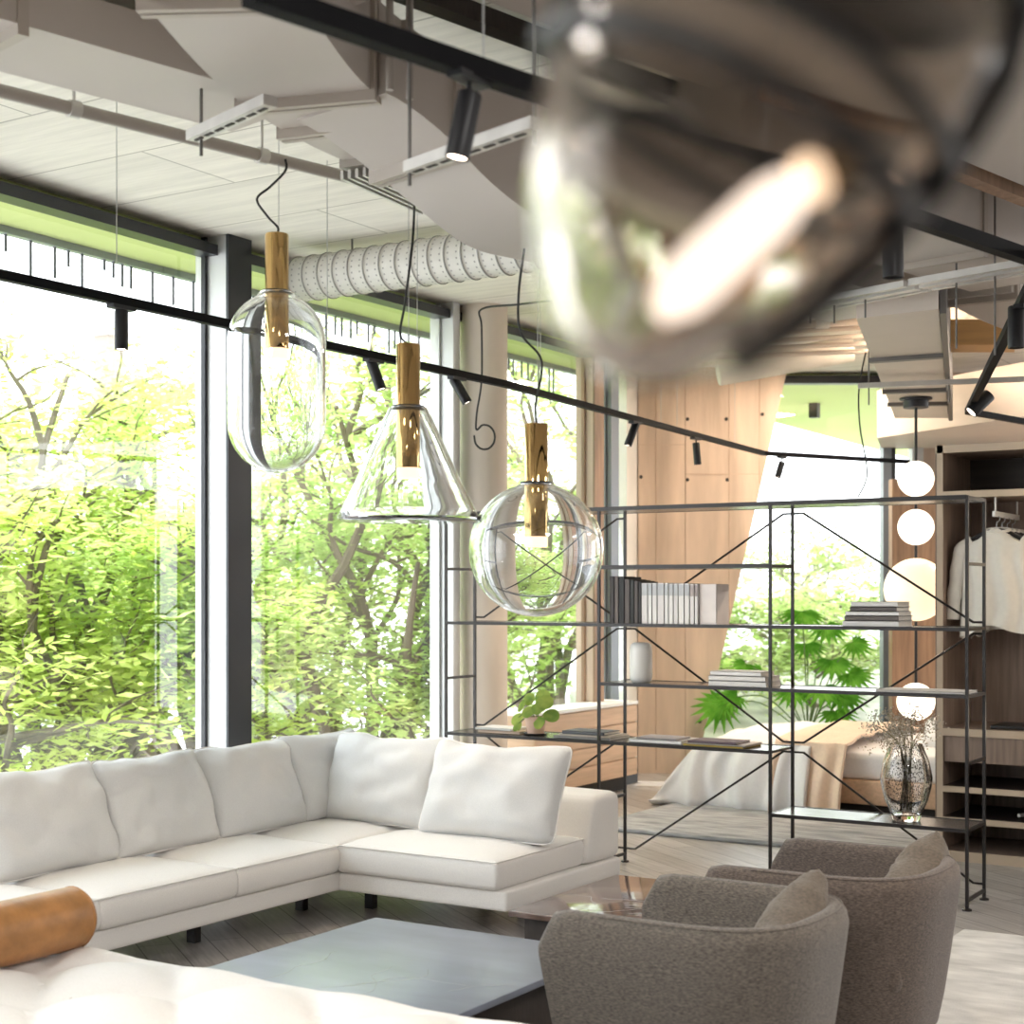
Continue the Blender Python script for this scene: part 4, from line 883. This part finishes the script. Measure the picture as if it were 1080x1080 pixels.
# round-leaf plant
c_ = PY(565,7.84); t = thing('potted_plant', 'round-leaved green plant in a pink clay pot on the low shelf', 'plant', (c_.x,c_.y,Z3))
bm = B(); lathe(bm, [(0,.005),(.05,.005),(.066,.10),(.066,.11),(.058,.11),(.054,.095),(0,.095)], c_+Vector((0,0,Z3)), n=28); obj('pot', bm, 'terra', t)
bm = B(); lathe(bm, [(0,0),(.066,0),(.075,.012),(.07,.012),(.06,.005),(0,.005)], c_+Vector((0,0,Z3)), n=28); obj('saucer', bm, 'leg', t)
R = random.Random(5); stems = B()
for i,(dx,dy,dz,r) in enumerate(((-.02,-.05,.14,.045),(.075,-.02,.20,.055),(.11,.0,.12,.05),(-.10,0,.17,.042),(-.125,-.01,.09,.045),(-.07,.04,.21,.04),(.03,.03,.225,.05),(-.10,-.05,.05,.035),(.06,-.06,.08,.04),(.0,.06,.16,.045),(-.135,.02,.04,.03),(.04,-.05,.16,.035))):
    base = c_+Vector((dx*.15,dy*.15,Z3+.09)); tip = c_+Vector((dx,dy,Z3+dz)); tube(stems, smoothpath([base, base.lerp(tip,.6)+Vector((0,0,.03)), tip],4), .0022, 5)
    n_ = Vector((dx*4+R.uniform(-.3,.3),-1,R.uniform(.2,1.1))).normalized(); a_ = n_.orthogonal().normalized(); b_ = n_.cross(a_); bm = B()
    ctr = bm.verts.new(tip+n_*.006); rg = [bm.verts.new(tip+(a_*math.cos(2*PI*k/18)+b_*math.sin(2*PI*k/18))*r*(1+.04*math.sin(k))) for k in range(18)]
    for k in range(18): bm.faces.new((ctr,rg[k],rg[(k+1)%18]))
    obj('leaf', bm, 'leafr', t)
obj('stem', stems, 'stem', t)
# cut-glass vase and dried flowers
c_ = Vector((-2.50,7.865,.408)); S_ = [(0,.0),(.068,.0),(.075,.012),(.078,.03),(.112,.11),(.132,.19),(.134,.23),(.118,.31),(.088,.385),(.082,.40)]
t = thing('crystal_vase', 'egg-shaped cut-glass vase with dark flecks on the lowest shelf', 'vase', c_)
inn = [(max(0,r-.009), h+(.03 if i < 2 else 0)) for i,(r,h) in enumerate(S_)]; inn[2] = (.05,.032); inn = [inn[0]]+inn[2:]
bm = B(); lathe(bm, S_+inn[::-1], c_, n=48, closed=True); bmesh.ops.remove_doubles(bm, verts=bm.verts, dist=1e-6); obj('vase_body', bm, 'vase', t)
R = random.Random(9)
t = thing('dried_bouquet', 'spray of dried grey-brown flowers standing in the cut-glass vase', 'flowers', c_+Vector((0,0,.04))); bm, bh = B(), B()
for i in range(44):
    a = R.uniform(0,2*PI); sp = R.uniform(.03,.21); top = c_+Vector((math.cos(a)*sp-.03,math.sin(a)*sp*.8,R.uniform(.43,.60)-.25*sp)); m_ = c_+Vector((math.cos(a)*.03,math.sin(a)*.03,.37)); b0 = c_+Vector((R.uniform(-.03,.03),R.uniform(-.03,.03),.045))
    tube(bm, smoothpath([b0,m_,top],3), .0011, 4)
    for k in range(30):
        q = top+Vector((R.gauss(0,.022),R.gauss(0,.022),R.gauss(-.01,.022))); bmesh.ops.create_icosphere(bh, subdivisions=1, radius=R.uniform(.0025,.0055), matrix=Matrix.Translation(q))
obj('stem', bm, 'drystem', t); obj('flower_head', bh, 'dry', t, smooth=False)

# ================================================================== OAK DRAWER UNIT
t = thing('drawer_unit', 'low pale oak drawer unit with a white top under the window by the column', 'drawer unit', (-5.87,10.3,0)); DX0, DX1, DY0, DY1 = -6.02,-5.72,9.42,11.02
bm = B(); box(bm, DX0,DY0,.13,DX1-.02,DY1,.70); obj('carcass', bm, 'oak_h', t, smooth=False); bm = B(); box(bm, DX0-.02,DY0-.005,.70,DX1+.006,DY1+.005,.722); obj('top', bm, 'white', t, smooth=False); bm = B(); box(bm, DX0,DY0+.05,0,DX1-.1,DY1-.05,.13); obj('plinth', bm, 'shadowgap', t, smooth=False)
for k in range(4): z_ = .13+.1425*k; bm = B(); rbox(bm, (DX1-.01,(DY0+DY1)/2,z_+.067), (.010,(DY1-DY0)/2,.066), .003, 2); obj('drawer', bm, 'oak_h', t, smooth=False)

# ================================================================== BED
t = thing('bed', 'low oak bed with a white mattress behind the shelving', 'bed', (-3.7,11.2,0)); bx0,bx1,by0,by1 = -4.95,-2.75,10.42,12.2
bm = B(); rbox(bm, ((bx0+bx1)/2,(by0+by1)/2,.19), ((bx1-bx0)/2,(by1-by0)/2,.085), .01, 2); obj('bed_frame', bm, 'oak', t)
bm = B(); box(bm, bx0+.1,by0+.1,.03,bx1-.05,by1-.1,.11); obj('plinth', bm, 'shadowgap', t, smooth=False)
def matt(p,u):
    if u.z > 0: p.z += .02*(1-u.x**4)*(1-u.y**4)
    return p
bm = B(); rbox(bm, ((bx0+bx1)/2+.02,(by0+by1)/2,.37), ((bx1-bx0)/2-.03,(by1-by0)/2-.03,.095), .04, 10, matt); obj('mattress', bm, 'linen', t)
# duvet: a draped sheet over the foot end reaching the floor
def drape(name, x0, x1, label, m, cat, zt=.505, lowfoot=True, th=.045, seed=0., skirt=.13):
    nx, ny = 60, 70; top = {}; bm = B(); Yl, Yr = by0-.10, by1-.04
    span = [('f',i/22.) for i in range(22)]+[('t',i/48.) for i in range(49)]
    def pt(i, j, lift):
        u = i/nx; x = x0+(x1-x0)*u; kind, s = span[j]; foot = max(0, 1-(x-x0)/.42) if lowfoot else 0
        if kind == 't': y_ = by0-.06+(by1-.10-by0)*s; z_ = zt+.045*math.sin(PI*min(1,s*1.02))*1.2+.03*mnoise.noise(Vector((x*2.2+seed,y_*2.2,seed)))+.022*mnoise.noise(Vector((x*6,y_*5,seed)))
        else:
            y_ = by0-.06-.10*(1-s)**1.3; z_ = skirt*.25+(zt-skirt*.25)*math.sin(s*PI/2)**.8
            y_ += .06*(1-s)*mnoise.noise(Vector((x*5.5+seed,0,0)))*1.6+.038*(1-s)**.7*math.sin(x*26+5*mnoise.noise(Vector((x*3,s*1.2,seed))))
        if foot > 0:
            k = foot**1.7; z_ = z_*(1-k)+(.05+.03*mnoise.noise(Vector((y_*5,seed,2))))*k; x -= .04*k
            if kind == 't': x += .03*math.sin(y_*17)*k
        return Vector((x, y_, z_+lift))
    for L in (0,1):
        for i in range(nx+1):
            for j in range(len(span)): p = pt(i,j,0 if L == 0 else -th*.8); p.y += (th if L and span[j][0]=='f' else 0); top[L,i,j] = bm.verts.new(p)
    n2 = len(span)-1
    for i in range(nx):
        for j in range(n2):
            bm.faces.new((top[0,i,j],top[0,i+1,j],top[0,i+1,j+1],top[0,i,j+1])); bm.faces.new((top[1,i,j],top[1,i,j+1],top[1,i+1,j+1],top[1,i+1,j]))
    for i in range(nx):
        for j in (0,n2): bm.faces.new((top[0,i,j],top[1,i,j],top[1,i+1,j],top[0,i+1,j]))
    for j in range(n2):
        for i in (0,nx): bm.faces.new((top[0,i,j],top[0,i,j+1],top[1,i,j+1],top[1,i,j]))
    o = settle(obj(name, bm, m, ang=180), ((x0+x1)/2,(by0+by1)/2,.03)); tag(o, label, cat); return o
drape('duvet', -5.18,-3.98, 'crumpled white duvet hanging over the foot of the bed to the rug', 'linen', 'duvet', seed=1.3)
drape('duvet_fold', -4.25,-3.72, 'turned-back duvet edge across the bed, warm light put into its peach colour', 'linen2', 'duvet_fold', zt=.535, lowfoot=False, seed=4.1, th=.03)  # folded duvet edge, painted peach for the warm light on it
cushion('peach-lit white pillow at the head of the bed beside the vase', (-3.05,10.95,.47), R90*.0+.2, 1.15, .65,.42,.16, 21, 'linen', name='bed_pillow', cat='pillow', group='bed pillows', seam=False)
# floor plant behind the bed
c_ = P(852,HOR,d=13.15); c_.z = 0; t = thing('floor_plant', 'large lobed-leaf green plant behind the bed at the bedroom window', 'plant', c_)
bm = B(); lathe(bm, [(0,0),(.15,0),(.19,.36),(.19,.38),(.17,.38),(.165,.34),(0,.34)], c_, n=32); obj('pot', bm, 'dark_alu', t)
def lobed(bm, o, fwd, up, s, R):
    side = fwd.cross(up).normalized(); pts = []
    nl_ = 7
    for k in range(-nl_,nl_+1):
        a = k/nl_*2.35; ln = s*(.55+.45*math.cos(a*.62)); w_ = .5
        pts.append(o+(fwd*math.cos(a)+side*math.sin(a))*ln*1.0+up*(-.12*s*abs(math.sin(a))-.05*s))
        if k < nl_:
            a2 = (k+.5)/nl_*2.35; pts.append(o+(fwd*math.cos(a2)+side*math.sin(a2))*ln*.55+up*.02*s)
    c0 = bm.verts.new(o-fwd*s*.08+up*.02*s); vs = [bm.verts.new(p) for p in pts]
    for a,b in zip(vs,vs[1:]): bm.faces.new((c0,a,b))
R = random.Random(12); st = B()
specs = ((-.72,.14,.62,.30,-25),(-.38,.1,.9,.22,-20),(-.05,.0,1.42,.28,10),(.18,.1,1.30,.24,30),(.22,0,1.00,.27,40),(.10,-.15,.78,.28,20),(.28,-.1,.72,.26,60),(-.15,-.1,.75,.24,-40),(-.55,-.05,.98,.16,-60),(.40,.0,1.16,.2,50),(.02,.12,1.14,.22,-10),(.34,-.15,.90,.24,70),(-.62,.0,.70,.2,-70),(.2,-.2,.58,.24,30))
for dr,dd_,h,s,rot in specs:
    tip = c_+XY(dr,dd_)+Vector((0,0,h)); b0 = c_+Vector((0,0,.36)); tube(st, smoothpath([b0, b0.lerp(tip,.55)+Vector((0,0,.14)), tip],5), .006, 6)
    out = XY(dr,dd_-.3).normalized(); fwd = (out*.8+Vector((0,0,-.5))+XY(R.uniform(-.4,.4),0)).normalized(); up = (XY(0,-1)*.9+Vector((0,0,.8))); up = (up-fwd*up.dot(fwd)).normalized()
    bm = B(); lobed(bm, tip, fwd, up, s, R); obj('leaf', bm, 'leafp', t, smooth=False)
obj('stem', st, 'stem', t)

# ================================================================== WARDROBE
WX0, WX1, WY0, WY1, WH = -2.715,-.55,9.10,9.72,2.48
t = thing('wardrobe', 'open brown wardrobe with shirts, light edges and low shelves', 'wardrobe', ((WX0+WX1)/2,9.4,0))
def wp(name, x0,y0,z0,x1,y1,z1,m,par=None): bm = B(); box(bm, x0,y0,z0,x1,y1,z1); return obj(name, bm, m, par or t, smooth=False)
sp = wp('side_panel', WX0,WY0,0,WX0+.045,WY1,WH,'walnut'); wp('front_edge', WX0+.010,WY0-.004,0,WX0+.046,WY0,WH,'wedge_oak',sp)
wp('side_panel', WX1-.045,WY0,0,WX1,WY1,WH,'walnut'); wp('back_panel', WX0,WY1,0,WX1,WY1+.02,WH,'walnut')
tp = wp('top_panel', WX0,WY0,WH-.045,WX1,WY1,WH,'walnut'); wp('front_edge', WX0,WY0-.004,WH-.045,WX1,WY0,WH,'wedge_oak',tp)
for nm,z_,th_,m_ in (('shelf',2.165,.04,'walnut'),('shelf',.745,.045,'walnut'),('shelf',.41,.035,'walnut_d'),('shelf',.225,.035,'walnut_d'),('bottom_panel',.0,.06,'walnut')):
    s_ = wp(nm, WX0+.045,WY0+.002,z_,WX1-.045,WY1,z_+th_,m_); wp('front_edge', WX0+.045,WY0-.004,z_,WX1-.045,WY0+.002,z_+th_,'wedge_oak',s_)
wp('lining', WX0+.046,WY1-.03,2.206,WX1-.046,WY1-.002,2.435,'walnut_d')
d_ = wp('drawer', WX0+.047,WY0+.012,.59,WX1-.047,WY1-.02,.742,'walnut')
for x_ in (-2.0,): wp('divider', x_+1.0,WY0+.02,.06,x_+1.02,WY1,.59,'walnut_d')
bm = B(); ra, rb = Vector((-2.375,9.70,2.065)), Vector((-2.375,9.12,2.065)); beam(bm, ra, rb, .018, .032); 
for k in (.05,.93): q = ra.lerp(rb,k); tube(bm, [q,(q.x,q.y,2.166)], .006, 6)
obj('hanging_rail', bm, 'white', t, smooth=False)
bm = B(); lathe(bm, [(0,0),(.03,0),(.03,-.008),(0,-.008)], (-2.2,9.3,2.165), n=20); obj('downlight', bm, 'lens', t)
# hangers and shirts
def shirt(label, hl, ctr, seed, wsc=1.):
    X_, Y_, Z_ = ctr; h = thing('coat_hanger', hl, 'hanger', (X_,Y_,Z_), 0, 'coat hangers'); bm = B()
    tube(bm, smoothpath([(X_-.20*wsc,Y_,Z_-.125),(X_-.10,Y_,Z_-.075),(X_,Y_,Z_-.045),(X_+.10,Y_,Z_-.075),(X_+.20*wsc,Y_,Z_-.125)],6), [.009]+[.014]*23+[.009], 8); obj('hanger_arm', bm, 'black', h)
    bm = B(); tube(bm, [(X_,Y_,Z_-.04),(X_,Y_,Z_+.005)]+[(X_+.018*math.sin(a), Y_, Z_+.022-.018*math.cos(a)) for a in [.4*k for k in range(0,11)]], .0025, 6); obj('hook', bm, 'wire', h)
    s = thing('shirt', label, 'shirt', (X_,Y_,Z_-.05), 0, 'ivory shirts'); nu, nv = 56, 44; bm = B(); V = {}
    def half(v):  # half width down the body
        return .085+.125*min(1,v/.10)**.8 if v < .10 else .21+.03*(v-.1)
    for j in range(nv+1):
        v = j/nv; hw = half(v)*wsc; zz = Z_-.035-.60*v-.02*(1 if v > 0 else 0)
        for i in range(nu):
            a = 2*PI*i/nu; x = math.cos(a)*hw; drop = .05*max(0,(abs(math.cos(a))-.25))*(1-v)**6*1.0
            fold = (.016*math.sin(a*9+seed+2*mnoise.noise(Vector((v*2,seed,0))))+.012*mnoise.noise(Vector((x*9+seed,v*2.5,seed))))*min(1,v*3)
            y_ = math.sin(a)*(.045+.02*v)+fold*math.copysign(1,math.sin(a)+1e-6)
            z_ = zz-drop-(.035*math.cos(a*2)+.012*math.sin(a*5+seed))*(v**8)
            V[i,j] = bm.verts.new((X_+x,Y_+y_,z_))
    for j in range(nv):
        for i in range(nu): bm.faces.new((V[i,j],V[(i+1)%nu,j],V[(i+1)%nu,j+1],V[i,j+1]))
    obj('shirt_body', bm, 'shirt', s, ang=180)
    for sg in (-1,1):
        bm = B(); pts = smoothpath([(X_+sg*.15*wsc,Y_,Z_-.12),(X_+sg*.225*wsc,Y_-.005,Z_-.17),(X_+sg*.255*wsc,Y_-.01,Z_-.33),(X_+sg*.275*wsc,Y_-.012,Z_-.48),(X_+sg*.28*wsc,Y_-.01,Z_-.575)],7); n_ = len(pts)
        tube(bm, pts, [.05+.003*math.sin(k*1.1+seed)-.012*k/n_ for k in range(n_)], 14)
        for vtx in bm.verts: vtx.co.y = Y_+(vtx.co.y-Y_)*.55
        obj('sleeve', bm, 'shirt', s, ang=180)
    bm = B(); pts = [Vector((X_+.075*math.cos(a),Y_+.045*math.sin(a),Z_-.045+.012*math.sin(a))) for a in [2*PI*k/28 for k in range(29)]]; tube(bm, pts, .009, 8); obj('collar', bm, 'shirt', s)
for i,yy in enumerate((9.19,9.31,9.43,9.55)):
    q = (-2.375, yy, 2.0)
    shirt(('ivory long-sleeved shirt hanging frontmost in the wardrobe','ivory shirt second from the front on the wardrobe rail','ivory shirt third from the front on the wardrobe rail','ivory shirt rearmost on the wardrobe rail')[i],('frontmost dark hanger on the wardrobe rail','second dark hanger on the wardrobe rail','third dark hanger on the wardrobe rail','rearmost dark hanger on the wardrobe rail')[i], (q[0],yy,2.015), i*2.1+.7, .92)
t2 = thing('tray', 'dark flat tray lying on the wardrobe counter under the shirts', 'tray', (-2.28,9.3,.79)); bm = B(); rbox(bm, (-2.28,9.32,.802), (.13,.15,.012), .006, 2); obj('tray_body', bm, 'black', t2)
bm = B(); box(bm, -2.10,9.2,.79,-1.95,9.4,.84); o = settle(obj('white_box', bm, 'white', smooth=False), (-2.02,9.3,.79)); tag(o, 'small white box on the wardrobe counter beside the dark tray', 'box')
bm = B(); tube(bm, [(-2.25,9.2,.285),(-2.12,9.5,.285)], .012, 8); o = settle(obj('chrome_rod', bm, 'galv'), (-2.2,9.3,.26)); tag(o, 'short chrome rod lying on a low wardrobe shelf', 'rod')

# ================================================================== LIGHT
w = bpy.data.worlds.new('daylight'); bpy.context.scene.world = w; w.use_nodes = True; n, l = w.node_tree.nodes, w.node_tree.links; bg = n['Background']
tc = n.new('ShaderNodeTexCoord'); sx = n.new('ShaderNodeSeparateXYZ'); l.new(tc.outputs['Generated'], sx.inputs[0]); r = n.new('ShaderNodeValToRGB')
r.color_ramp.elements[0].position = .0; r.color_ramp.elements[0].color = (.95,.97,1,1); r.color_ramp.elements[1].position = .8; r.color_ramp.elements[1].color = (.80,.90,1,1)
l.new(sx.outputs[2], r.inputs[0]); l.new(r.outputs[0], bg.inputs[0]); bg.inputs[1].default_value = SKY = 2.4
def area(name, loc, rot, sx_, sy_, e, col=(1,1,1), portal=False):
    d = bpy.data.lights.new(name,'AREA'); d.shape = 'RECTANGLE'; d.size, d.size_y = sx_, sy_; d.energy = e; d.color = col; o = bpy.data.objects.new(name,d); C.objects.link(o); o.location = loc; o.rotation_euler = rot; d.cycles.is_portal = portal; return o
area('window_portal', (GX-.3,8.8,1.85), (0,-R90,0), 3.5,5.2, 1, portal=True)
q = bayA(5.7)+Vector((-.3,0)); area('window_portal', (q.x,q.y,1.85), (0,-R90,-aA), 3.5,11.4, 1, portal=True)
sd = bpy.data.lights.new('sun','SUN'); sd.energy = 3.3; sd.angle = .03; sd.color = (1,.96,.88); so_ = bpy.data.objects.new('sun',sd); C.objects.link(so_); so_.rotation_euler = Vector((.30,.10,-1)).to_track_quat('-Z','Y').to_euler()
def sp_light(a, b, e, col=(1,.80,.60), ang=70):
    d = bpy.data.lights.new('spot_beam','SPOT'); d.energy = e; d.color = col; d.spot_size = math.radians(ang); d.spot_blend = .6; d.shadow_soft_size = .03; o = bpy.data.objects.new('spot_beam',d); C.objects.link(o)
    v = (b-a).normalized(); o.location = b+v*.02; o.rotation_euler = v.to_track_quat('-Z','Y').to_euler(); return o
for i,(a,b) in enumerate(spots): sp_light(a,b, 26 if i not in (0,2) else 12)
# unseen ceiling lamps, added outside the frame as soft fill
for X_,Y_,e in ((0.5,2.0,42),(2.8,5.5,42),(0.,-2.5,42),(1.2,9.0,36),(-3.0,0.2,32)):
    t = thing('unseen_ceiling_lamp', 'round white ceiling lamp added unseen outside the frame for soft fill', 'lamp', (X_,Y_,CEIL), 0, 'added fill lamps outside the frame')
    bm = B(); lathe(bm, [(0,CEIL-.06),(.3,CEIL-.06),(.32,CEIL-.04),(.32,CEIL),(0,CEIL)], (X_,Y_,0), n=32); obj('unseen_lamp_housing', bm, 'white', t)
    area('fill_light', (X_,Y_,CEIL-.07), (0,0,0), .55,.55, e, (1,.97,.94))
for X_,Y_,e in ((-3.4,10.9,22),(-2.2,12.5,34),(-4.6,12.0,22)):
    t = thing('unseen_ceiling_lamp', 'round white ceiling lamp added unseen above the bedroom', 'lamp', (X_,Y_,CEIL), 0, 'unseen ceiling lamps above the bedroom')
    bm = B(); lathe(bm, [(0,CEIL-.05),(.16,CEIL-.05),(.17,CEIL)], (X_,Y_,0), n=24); obj('unseen_lamp_housing', bm, 'white', t)
    area('bedroom_light', (X_,Y_,CEIL-.06), (0,0,0), .3,.3, e, (1,.80,.62))

# ================================================================== CAMERA
cd = bpy.data.cameras.new('camera'); cam = bpy.data.objects.new('camera', cd); C.objects.link(cam); cam.location = (0,0,EYE); cam.rotation_euler = (R90,0,TH)
cd.sensor_fit = 'HORIZONTAL'; cd.sensor_width = 24; cd.lens = 24*FP/1080; cd.shift_y = (HOR-540)/1080; cd.clip_start = .05; cd.clip_end = 300
cd.dof.use_dof = True; cd.dof.focus_distance = 6.9; cd.dof.aperture_fstop = 2.2
sc = bpy.context.scene; sc.camera = cam
sc.view_settings.view_transform = 'Standard'; sc.view_settings.look = 'None'; sc.view_settings.gamma = 1; sc.view_settings.exposure = 1.1; sc.view_settings.use_curve_mapping = False
cy = sc.cycles; cy.use_denoising = True; cy.max_bounces = 14; cy.transmission_bounces = 12; cy.transparent_max_bounces = 16; cy.diffuse_bounces = 5; cy.glossy_bounces = 6; cy.caustics_reflective = False; cy.caustics_refractive = False; cy.sample_clamp_indirect = 6
